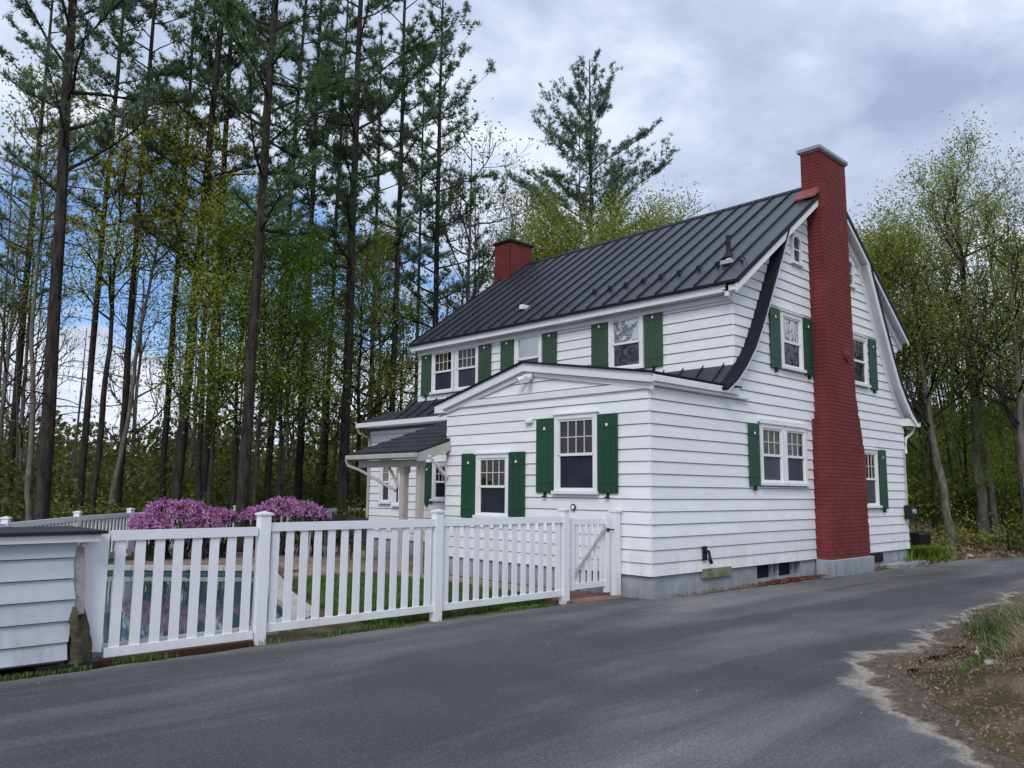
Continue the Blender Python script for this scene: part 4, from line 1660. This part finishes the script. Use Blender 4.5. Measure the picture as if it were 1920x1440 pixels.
G1 = 'tall pines behind the pool'
pines = [
    # px, D, H, variant, lean, label
    (80, 22.5, 25, 5, -.02, 'stout dark pine at the left edge with long rising limbs'),
    (150, 27, 24, 1, .01, 'grey barked pine second from the left above the far fence'),
    (222, 26, 24, 1, .0, 'slim dark pine close right of the grey leaning trunk'),
    (306, 28, 23, 3, .0, 'thin pine forming the left stem of the close pair left of the azaleas'),
    (326, 25, 24, 0, .03, 'thicker right stem of the close pine pair behind the left end of the azaleas'),
    (383, 27, 25, 2, .0, 'straight pine rising behind the middle of the big azalea'),
    (456, 21, 24, 0, .01, 'thickest black trunked pine in the gap between the two azaleas'),
    (497, 27, 24, 3, .03, 'dark pine just right of the thickest trunk'),
    (560, 29, 25, 2, .0, 'pine above the left side of the right azalea'),
    (603, 31, 24, 1, .01, 'narrow pine above the right end of the right azalea'),
    (642, 25, 25, 0, .0, 'tall heavy pine with rough trunk left of the porch gutter'),
    (733, 27, 25, 3, .0, 'tall pine standing directly behind the far corner of the house'),
    (810, 29, 22, 0, .0, 'pine rising from behind the roof with layered boughs left of the small chimney'),
    (884, 37, 16, 2, .0, 'shorter olive pine behind the small far chimney'),
    (1088, 36, 20, 3, .0, 'slim left stem of the lone pine standing against the open sky'),
    (1108, 36, 20.8, 4, .0, 'broad lone blue green pine standing against the open sky above the roof'),
]
for px, D, H, v, ln, lab in pines:
    cr = 'needleO' if px == 884 else None
    plant(PN[v], 'pine_tree', lab, 'pine tree', px, D, H, lean=ln, group=G1, crown=cr, wide=.62 if px == 1088 else 1.0)
back = [(12, 34, 23, 0, 'distant pine cut by the left edge of the picture'), 
       
        (690, 39, 26, 2, 'distant pine left of the house corner tree'), (775, 42, 26, 3, 'distant pine whose crown shows over the left end of the roof')]
for px, D, H, v, lab in back:
    plant(PN[v], 'pine_tree', lab, 'pine tree', px, D, H, group=G1, crown='needle' if px != 690 else None)

G2 = 'leafy trees among the pines'
dec = [
    (58, 24, 13, 5, -.03, 'thin pale stem leaning beside the stout left pine', None),
    (203, 25, 13, 5, .10, 'pale grey trunk leaning right between two dark pines', None),
    (175, 25, 12.5, 0, .02, 'yellow leaved tree wound in front of the second pine', None),
    (372, 25, 12.5, 0, -.02, 'tree with a golden leaf crown high over the big azalea', None),
    (480, 23, 9.6, 1, .0, 'bright green leafy tree over the gap between the azaleas', 'leafG'),
    (435, 24, 9.4, 1, .0, 'green leafy tree over the right half of the big azalea', None),
    (520, 23.5, 9.2, 1, .0, 'bright green leafy tree left of the right azalea', 'leafG'),
    (395, 23.5, 9.6, 1, .0, 'yellow green leafy tree over the top of the big azalea', 'leafL'),
    (668, 27, 10.5, 1, .0, 'yellow green leafy tree just left of the porch gutter', 'leafL'),
    (555, 27, 10, 1, .0, 'green leafy tree over the right azalea', None),
    (498, 29, 8, 5, .0, 'thin pale stem left of the right azalea', None),
    (524, 28, 8, 5, .02, 'thin pale stem above the middle of the right azalea', None),
    (690, 30, 11, 2, .0, 'light green tree filling the gap left of the house', None),
    (745, 31, 9, 1, .0, 'green tree tucked behind the far house corner', None),
    (600, 33, 9, 2, .0, 'light green tree behind the right end of the azaleas', None),
    (-10, 33, 12, 3, .0, 'thin leafing tree at the very left edge of the wood', None),
    (30, 36, 13, 4, .0, 'sparse budding tree behind the left edge trunks', None),
    (240, 36, 12.5, 4, .0, 'sparse budding tree between the slim pine and the close pair', None),
    (355, 37, 13, 4, .0, 'sparse budding tree right of the close pine pair', None),
    (535, 35, 12.5, 4, .0, 'sparse budding tree above the gap between the azaleas', None),
    (705, 36, 13, 4, .0, 'sparse budding tree left of the house corner', None),
    (878, 31, 17, 4, .0, 'pale birch like trunk rising over the small chimney', None),
    (1040, 30, 12.3, 6, .0, 'round yellow green crown showing over the left part of the ridge', None),
    (1180, 30, 12.0, 6, .0, 'bright green crown showing over the middle of the ridge', None),
    (960, 38, 15, 2, .0, 'light leafy tree behind the roof right of the small chimney', None),
    (1280, 36, 14.5, 4, .0, 'bare grey tree with pale buds over the ridge', None),
    (1262, 31, 11.6, 6, .0, 'olive crown low over the ridge left of the bare grey tree', None),
]
for px, D, H, v, ln, lab, cr in dec:
    plant(DC[v], 'leafy_tree', lab, 'tree', px, D, H, lean=ln, group=G2, crown=cr)
G3 = 'spring trees right of the house'
rt = [
    (1842, 27, 12.0, 2, -.02, 'main dark trunked spring tree right of the house', None),
    (1868, 27, 10.5, 3, -.06, 'tree with pale lower trunk leaning against the main dark trunk', None),
    (1780, 26, 9.2, 2, -.10, 'spring tree leaning left towards the tall chimney', None),
    (1690, 27, 9.4, 6, .0, 'dense olive green tree right behind the tall chimney', None),
    (1655, 30, 9.2, 6, .0, 'light leafed tree touching the back slope of the roof', None),
    (1735, 31, 10.5, 4, .0, 'tall bare budding tree showing above the olive green one', None),
    (1925, 25, 9.5, 2, .0, 'spring tree cut by the right edge of the picture', None),
    (1890, 33, 12.5, 4, .0, 'bare crowned tree high at the right edge', None),
    (1800, 36, 11.5, 3, .0, 'distant pale tree between the two main right trunks', None),
    (1960, 30, 9, 1, .0, 'green tree just outside the right edge', None),
    (1750, 27, 6, 1, .0, 'low green sapling right of the back corner of the house', None),
    (1885, 26, 4.0, 1, .0, 'small green sapling on the bank under the main right tree', None),
    (1815, 28, 6, 1, .0, 'bushy young tree in the shade left of the main right trunk', None),
    (1930, 27, 6.5, 1, .0, 'bushy young tree at the far right edge', None),
]
for px, D, H, v, ln, lab, cr in rt:
    plant(DC[v], 'spring_tree', lab, 'tree', px, D, H, lean=ln, group=G3, crown=cr)


# understory and far wood: masses nobody could count
def mass(name, label, cells, n, size, mname, seed, cat='undergrowth'):
    """cells: (px0, px1, D0, D1, z_top) ranges"""
    rng = np.random.default_rng(seed)
    tot = sum((c[1] - c[0]) * (c[3] - c[2]) ** .5 for c in cells)
    PP, SS = [], []
    for c in cells:
        k = int(n * (c[1] - c[0]) * (c[3] - c[2]) ** .5 / tot)
        px = rng.uniform(c[0], c[1], k)
        D = rng.uniform(c[2], c[3], k)
        # clumps
        a0 = np.array([ray(p, 930)[:2] for p in np.linspace(c[0], c[1], 60)])
        a0 = unit(a0)
        ux = np.interp(px, np.linspace(c[0], c[1], 60), a0[:, 0])
        uy = np.interp(px, np.linspace(c[0], c[1], 60), a0[:, 1])
        x, y = CAM.x + ux * D, CAM.y + uy * D
        top = c[4] * (.55 + .45 * np.sin(x * .9 + 2 * np.sin(y * .5)) * np.sin(y * .8 + x * .3)) + .35 * np.sin(x * 3.1) * np.sin(y * 2.7)
        top = np.maximum(top, .25)
        f = rng.random(k) ** .75
        z = terrain_h(x, y) + top * f
        dens = np.sin(x * 2.3 + z * 2) * np.sin(y * 2.1 - z * 1.7) + rng.normal(0, .6, k)
        keep = dens > -.35
        PP.append(np.stack([x, y, z], 1)[keep])
        SS.append((size * (D / 30))[keep])
    P = np.concatenate(PP)
    s = np.concatenate(SS)
    V, F = leaves(P, 1.0, rng, .75)
    q = V.reshape(-1, 4, 3)
    q = q[:, :1] + (q - q[:, :1]) * s[:, None, None]
    o = link(name, npmesh(name, q.reshape(-1, 3), F, M[mname]))
    tag(o, label, cat, None, 'stuff')


mass('undergrowth', 'dark green undergrowth filling the wood behind the far fence', [(-150, 780, 27, 46, 3.6), (-150, 780, 24, 30, 1.3)], 110000, .15, 'leafD', 31)
mass('undergrowth', 'dense green brush on the rise right of the house', [(1650, 2100, 29, 48, 3.0)], 60000, .13, 'leafM', 32)
mass('undergrowth', 'low green shrubs at the edge of the wood right of the house', [(1690, 2100, 27, 30.5, 2.3)], 16000, .10, 'leafM', 36)
mass('far_wood', 'hazy dark wood closing the view far behind the pines', [(-300, 1300, 48, 72, 6.3), (1300, 2300, 48, 75, 4.6)], 130000, .20, 'leafD', 33)
mass('brush', 'yellow green young brush between the trunks at fence level', [(100, 760, 23, 30, 1.5), (1700, 2000, 25, 32, 2.2)], 26000, .09, 'leafL', 34)

# trees on the camera side bank, mirrored in the gable windows
for X_, Y_, v_, h_, lab_ in ((31, -9.8, 2, 14, 'leafy tree beyond the driveway bend mirrored in the upper gable panes'), (9, -14, 3, 10, 'pale tree on the near bank mirrored in the gable windows'), (27, -24, 1, 11, 'green tree farther along the drive mirrored in the gable panes')):
    t_ = plant(DC[v_], 'bank_tree', lab_, 'tree', 1900, 20, h_, group='trees on the near bank')
    t_.location = (X_, Y_, float(terrain_h(X_, Y_)))


for X_, Y_, v_, h_, lab_ in ((37, -15.5, 2, 18, 'pine beyond the driveway bend mirrored in the upper gable panes'), (-12.5, 14.3, 0, 15, 'pine beyond the left edge mirrored in the dormer windows'), (-17, 18.5, 3, 17, 'second pine beyond the left edge mirrored in the dormer windows')):
    t_ = plant(PN[v_], 'bank_tree', lab_, 'tree', 1900, 20, h_, group='trees on the near bank')
    t_.location = (X_, Y_, float(terrain_h(X_, Y_)))

# thin bare stems in the wood
rg = random.Random(77)
labs = ['bare stem'] 
stems = MB()
for k in range(22):
    px = rg.uniform(-20, 780)
    x, y = ground_at(px, rg.uniform(30, 48))
    h = rg.uniform(5, 15)
    z0 = float(terrain_h(x, y))
    l1, l2 = rg.uniform(-.5, .5), rg.uniform(-.5, .5)
    stems.tube([(x, y, z0), (x + l1 * .4, y + l2 * .4, z0 + h * .5), (x + l1, y + l2, z0 + h)], [rg.uniform(.04, .08), .04, .012], 5, False)
for k in range(40):
    px = rg.uniform(1640, 2000)
    x, y = ground_at(px, rg.uniform(25, 45))
    h = rg.uniform(4, 10)
    z0 = float(terrain_h(x, y))
    l1, l2 = rg.uniform(-.8, .8), rg.uniform(-.8, .8)
    stems.tube([(x, y, z0), (x + l1 * .4, y + l2 * .4, z0 + h * .5), (x + l1, y + l2, z0 + h)], [rg.uniform(.03, .07), .035, .012], 5, False)
o = stems.build('saplings', M['twiggrey'])
tag(o, 'countless thin bare stems standing in the shade of the wood', 'saplings', None, 'stuff')


# azaleas ------------------------------------------------------------------------
def azalea(px, D, lobes, label, seed):
    x0, y0 = ground_at(px, D)
    r = root('azalea_bush', label, 'azalea', (x0, y0, 0), 'flowering azaleas along the far fence')
    rng = np.random.default_rng(seed)
    d = ray(px, 930)
    rx = Vector((d.y, -d.x, 0)).normalized()
    P0, P1 = [], []
    B, Lf = [], []
    for off, dep, hh, rad in lobes:
        c = Vector((0, 0, 0)) + rx * off + Vector((d.x, d.y, 0)).normalized() * dep
        n = int(4200 * rad * rad / .5)
        u = unit(rng.normal(size=(n, 3)))
        u[:, 2] = np.abs(u[:, 2]) * 1.0 - .25
        ctr = np.array([c.x, c.y, hh - rad * .75])
        rr = rad * (1 + .12 * np.sin(u[:, 0] * 9 + seed) * np.sin(u[:, 1] * 8) + rng.normal(0, .09, n))
        P = ctr + u * rr[:, None] * np.array([1.1, 1.1, .85])
        ok = P[:, 2] > .35
        B.append(P[ok])
        Pl = ctr + u * (rr * rng.uniform(.45, .97, n))[:, None] * np.array([1.05, 1.05, .85])
        Lf.append(Pl[Pl[:, 2] > .25])
        for k in range(14):
            P0.append(np.array([c.x + rng.normal(0, .08), c.y + rng.normal(0, .08), 0]))
            P1.append(P[rng.integers(0, n)] * .8 + ctr * .2)
    B, Lf = np.concatenate(B), np.concatenate(Lf)
    gapm = (np.sin(B[:, 0] * 11 + seed) * np.sin(B[:, 1] * 13) * np.sin(B[:, 2] * 12 + 1) + rng.normal(0, .28, len(B))) > -.48
    Lf = np.concatenate([Lf, B[~gapm]])
    B = B[gapm]
    V, F = leaves(B, .04, rng, .9)
    V2, F2 = leaves(B + rng.normal(0, .02, B.shape), .034, rng, .9)
    me = npmesh('blossoms', np.concatenate([V, V2]), np.concatenate([F, F2 + len(V)]), M['blossom'])
    link('blossoms', me, r, loc=(0, 0, 0))
    V, F = leaves(Lf, .05, rng, .5)
    link('leaves', npmesh('leaves', V, F, M['leafAz']), r, loc=(0, 0, 0))
    V, F = segmesh(P0, P1, np.full(len(P0), .018), np.full(len(P0), .007), 5)
    link('stems', npmesh('stems', V, F, M['twig']), r, loc=(0, 0, 0))


azalea(345, 19.4, [(-.70, 0, 1.0, .32), (-.30, .1, 1.30, .46), (.12, -.1, 1.27, .42), (.6, .1, 1.14, .38), (.88, 0, 1.08, .28), (-.55, -.5, .9, .36), (.4, -.4, 1.0, .34)], 'wide purple azalea bush behind the left fence bays', 1)
azalea(540, 19.6, [(-.60, 0, 1.16, .34), (-.1, .1, 1.36, .42), (.35, 0, 1.28, .38), (.68, .1, 1.12, .28)], 'purple azalea bush just left of the porch gutter', 2)
azalea(-12, 14.5, [(-.2, 0, .98, .4), (.1, 0, .92, .3)], 'purple azalea bush cut off by the left edge above the shed roof', 3)


# grass, litter, stones ---------------------------------------------------------------
def blades(name, label, pts, h, w_, mname, seed, lean=.35, cat='grass'):
    rng = np.random.default_rng(seed)
    n = len(pts)
    a = rng.uniform(0, 2 * np.pi, n)
    hh = h * rng.uniform(.5, 1.4, n)
    d = np.stack([np.cos(a), np.sin(a), np.zeros(n)], 1)
    s = np.stack([-np.sin(a), np.cos(a), np.zeros(n)], 1) * w_ / 2
    b0 = np.asarray(pts)
    mid = b0 + d * (hh * lean * .35)[:, None] + np.array([0, 0, 1]) * (hh * .6)[:, None]
    tip = b0 + d * (hh * lean * 1.2)[:, None] + np.array([0, 0, 1]) * hh[:, None]
    V = np.stack([b0 - s, b0 + s, mid + s * .8, mid - s * .8, tip], 1).reshape(-1, 3)
    k = np.arange(n)[:, None] * 5
    F = np.concatenate([k + np.array([[0, 1, 2]]), k + np.array([[0, 2, 3]]), k + np.array([[3, 2, 4]])])
    o = link(name, npmesh(name, V, F, M[mname]))
    tag(o, label, cat, None, 'stuff')
    return o


def scatter_poly(poly_, n, seed):
    rng = np.random.default_rng(seed)
    a = np.array(poly_)
    x = rng.uniform(a[:, 0].min(), a[:, 0].max(), n)
    y = rng.uniform(a[:, 1].min(), a[:, 1].max(), n)
    k = in_poly(x, y, poly_)
    x, y = x[k], y[k]
    return np.stack([x, y, terrain_h(x, y)], 1)


blades('lawn_grass', 'green lawn strip between the fence and the pool', scatter_poly(GRASS, 70000, 1), .075, .008, 'grass', 1)
rng = np.random.default_rng(8)
n = 9000
x = rng.uniform(-7.3, -1.2, n)
y = .47 + rng.normal(0, .05, n) + .02 * np.sin(x * 4)
k = (np.sin(x * 2.3) + np.sin(x * 5.1) * .6 + rng.normal(0, .4, n)) > .45
blades('fence_grass', 'fringe of short grass and moss under the fence along the driveway', np.stack([x, y, np.full(n, -.02)], 1)[k], .05, .008, 'grass', 2)
x = rng.uniform(-9.9, -7.5, 2500)
blades('shed_grass', 'mossy fringe along the bottom of the shed', np.stack([x, .38 + rng.normal(0, .03, 2500), np.full(2500, -.01)], 1), .035, .008, 'grass', 3)

# right bank
n = 60000
x = rng.uniform(-4, 11, n)
d = rng.gamma(1.6, .9, n)
y = np.interp(x, [t[0] for t in NEAR], [t[1] for t in NEAR]) - d
z = terrain_h(x, y)
g = np.sin(x * 1.9 + y) + np.sin(y * 2.7 - x * .7) + rng.normal(0, .5, n)
k = (g > -.35) & (d > .55) & (x > -1.5 + rng.normal(0, .5, n))
blades('bank_grass', 'green grass growing on the bank right of the driveway', np.stack([x, y, z - .01], 1)[k], .10, .008, 'grass', 4)
k = (g < -.3) & (d > .9) & (x > -2.0)
blades('dry_grass', 'matted dry straw on the bank right of the driveway', np.stack([x, y, z - .01], 1)[k], .13, .008, 'straw', 5, lean=1.6)
# clumps
cl = []
for cx_, cy_, m_, s_ in ((-.2, -4.85, 500, .16), (.5, -4.45, 450, .18), (1.2, -4.3, 400, .16), (2.0, -4.2, 400, .2)):
    p = rng.normal(0, s_, (m_, 2)) + np.array([cx_, cy_])
    cl.append(np.stack([p[:, 0], p[:, 1], terrain_h(p[:, 0], p[:, 1]) - .01], 1))
blades('grass_tufts', 'bright green grass tufts at the foot of the bank', np.concatenate(cl), .17, .009, 'grass', 6, lean=.6)
cl = []
for cx_, cy_, m_, s_ in ((.3, -5.1, 700, .22), (1.0, -4.9, 700, .25)):
    p = rng.normal(0, s_, (m_, 2)) + np.array([cx_, cy_])
    cl.append(np.stack([p[:, 0], p[:, 1], terrain_h(p[:, 0], p[:, 1]) - .01], 1))
blades('dry_tufts', 'pale dry grass tufts hanging over the bank edge', np.concatenate(cl), .24, .009, 'straw', 7, lean=1.3)
n = 34000
x = rng.uniform(-7, 9, n)
d = rng.gamma(1.5, .8, n) + rng.normal(0, .12, n)
y = np.interp(x, [t[0] for t in NEAR], [t[1] for t in NEAR]) - d
P = np.stack([x, y, np.maximum(terrain_h(x, y), -.002 * (d > 0)) + .012 + rng.uniform(0, .02, n)], 1)
V, F = leaves(P, .024 * np.clip(rng.lognormal(0, .4, len(P)), .4, 1.7), rng, .35)
V[:, 2] = np.maximum(V[:, 2], .006)
tag(link('leaf_litter', npmesh('leaf_litter', V, F, M['litter'])), 'dead leaves and twigs scattered on the bank beside the driveway', 'leaves', None, 'stuff')
n = 20000
px = rng.uniform(1690, 1990, n)
D = rng.uniform(19, 28, n)
gx = np.array([ground_at(p, 1) for p in np.linspace(1690, 1990, 40)]) - np.array([CAM.x, CAM.y])
ux = np.interp(px, np.linspace(1690, 1990, 40), gx[:, 0])
uy = np.interp(px, np.linspace(1690, 1990, 40), gx[:, 1])
x, y = CAM.x + ux * D, CAM.y + uy * D
fy = np.interp(x, [t[0] for t in FAR], [t[1] for t in FAR])
k = y > fy + .15
P = np.stack([x, y, terrain_h(x, y) + .03], 1)[k]
V, F = leaves(P, .09, rng, .7)
tag(link('woodland_litter', npmesh('woodland_litter', V, F, M['litter'])), 'brown leaves on the woodland floor beyond the driveway bend', 'leaves', None, 'stuff')
g2 = P[(np.sin(P[:, 0] * .8) + rng.normal(0, .5, len(P))) > .1]
blades('verge_grass', 'short green grass at the far verge of the driveway', g2, .12, .015, 'grass', 9)


n = 420
x = rng.uniform(-9, 8, n)
ya = np.interp(x, [t[0] for t in NEAR], [t[1] for t in NEAR])
yb = np.interp(x, [t[0] for t in FAR], [t[1] for t in FAR])
y = ya + (yb - ya) * np.where(rng.random(n) < .5, rng.beta(1, 6, n), rng.random(n))
y = np.where(x < -6, rng.uniform(-5, .2, n), y)
P = np.stack([x, y, np.full(n, .008)], 1)
V, F = leaves(P, .022, rng, .6)
V[:, 2] = np.clip(V[:, 2], .005, .02)
tag(link('driveway_debris', npmesh('driveway_debris', V, F, M['litter'])), 'tiny leaf bits strewn over the asphalt driveway', 'debris', None, 'stuff')


def stone(x, y, s, seed, label, mname='coping', name='stone'):
    rr = random.Random(seed)
    z0 = max(float(terrain_h(x, y)), 0)
    n1, n2 = 8, 5
    mb = MB()
    for i in range(n2 + 1):
        ph = math.pi * i / n2
        for j in range(n1):
            t = 2 * math.pi * j / n1
            k = s * (1 + rr.uniform(-.18, .18))
            mb.v.append((x + k * math.sin(ph) * math.cos(t) * 1.3, y + k * math.sin(ph) * math.sin(t), z0 + k * .6 * math.cos(ph) + s * .2))
    for i in range(n2):
        for j in range(n1):
            mb.f.append((i * n1 + j, i * n1 + (j + 1) % n1, (i + 1) * n1 + (j + 1) % n1, (i + 1) * n1 + j))
    o = mb.build(name, M[mname])
    tag(o, label, 'stone', 'loose stones along the driveway edge')


stone(-1.9, -5.0, .06, 1, 'grey stone at the foot of the bank nearest the sandy driveway edge')
stone(-.9, -4.6, .05, 2, 'small pale stone in front of the green grass tuft')
stone(-3.2, -5.6, .035, 3, 'small stone in the leaf litter low at the right')
stone(12.6, -.4, .10, 4, 'white stone at the verge where the driveway bends')
tag(MB().tube([(-2.7, -5.75, .09), (-2.45, -5.55, .13), (-2.3, -5.35, .12)], [.02, .018, .012], 6).build('stick', M['straw']), 'pale broken stick on the leaf litter at the lower right', 'stick')

# slab step, mulch, plant and black can behind the house
tag(MB().box(8.1, 9.9, -.34, -.03, -.03, .06).build('kerb_slab', M['concrete'], None, bevel=.01), 'low concrete slab at the wall right of the chimney', 'slab')
n = 5000
x = np.concatenate([rng.normal(3.9, .5, n), np.where(rng.random(n) < .22, rng.uniform(.2, 11.5, n), 3.9)])
y = -.10 - np.abs(rng.normal(0, .09, 2 * n))
k = (y > -.36)
V, F = leaves(np.stack([x, y, rng.uniform(.004, .03, 2 * n)], 1)[k], .03, rng, .5)
V[:, 2] = np.maximum(V[:, 2], .006)
M['mulch'] = leafmat('red_mulch', (.09, .025, .015), (.20, .07, .045), .05, scale=3)
tag(link('mulch', npmesh('mulch', V, F, M['mulch'])), 'reddish bark mulch along the foot of the gable wall', 'mulch', None, 'stuff')
pr = root('day_lily', 'bright green strap leaved plant at the back corner of the house', 'plant', (10.8, .15, 0))
p = rng.normal(0, .33, (900, 2)) * np.array([1.5, .7])
hh_ = .42
a = rng.uniform(0, 6.28, 900)
b0 = np.stack([p[:, 0], p[:, 1], np.zeros(900)], 1)
dd = np.stack([np.cos(a), np.sin(a), np.zeros(900)], 1)
ss = np.stack([-np.sin(a), np.cos(a), np.zeros(900)], 1) * .016
md = b0 + dd * .12 + np.array([0, 0, .28])
tp = b0 + dd * .34 + np.array([0, 0, .30])
V = np.stack([b0 - ss, b0 + ss, md + ss, md - ss, tp], 1).reshape(-1, 3)
kk = np.arange(900)[:, None] * 5
link('leaves', npmesh('leaves', V, np.concatenate([kk + [[0, 1, 2]], kk + [[0, 2, 3]], kk + [[3, 2, 4]]]), M['leafG']), pr, loc=(0, 0, 0))
bc = root('trash_can', 'black bin half hidden behind the green plant at the house corner', 'bin', (13.2, 1.1, 0))
MB().tube([(13.4, 1.0, 0), (13.4, 1.0, .48)], [.20, .25], 14).build('body', M['black'], bc)
MB().tube([(13.4, 1.0, .48), (13.4, 1.0, .52), (13.4, 1.0, .56)], [.27, .26, .10], 14).build('lid', M['black'], bc)
# car parked uphill behind the trees
cx_, cy_ = ground_at(1884, 44)
cz = float(terrain_h(cx_, cy_))
car = root('parked_car', 'dark blue and pale vehicle glimpsed uphill between the right hand trees', 'car', (cx_, cy_, cz))
dr = ray(1884, 930)
rzc = math.atan2(dr.y, dr.x) + math.pi / 2
for nm, mb, m_ in (('body', MB().prism([(-.9, .35), (.9, .35), (.88, .95), (.7, 1.0), (-.6, 1.0), (-.88, .9)], lambda p, q, t: (p, t, q), -1.0, 1.0), 'carwhite'),
                   ('cabin', MB().prism([(-.6, 1.0), (.6, 1.0), (.4, 1.45), (-.4, 1.45)], lambda p, q, t: (p, t, q), -.85, .85), 'carblue'),
                   ('wheel', MB().tube([(-.6, -1.02, .33), (-.6, -.8, .33)], .33, 14), 'black'), ('wheel', MB().tube([(.6, -1.02, .33), (.6, -.8, .33)], .33, 14), 'black')):
    o = mb.build(nm, M[m_], car, loc=(0, 0, 0))
car.rotation_euler.z = rzc
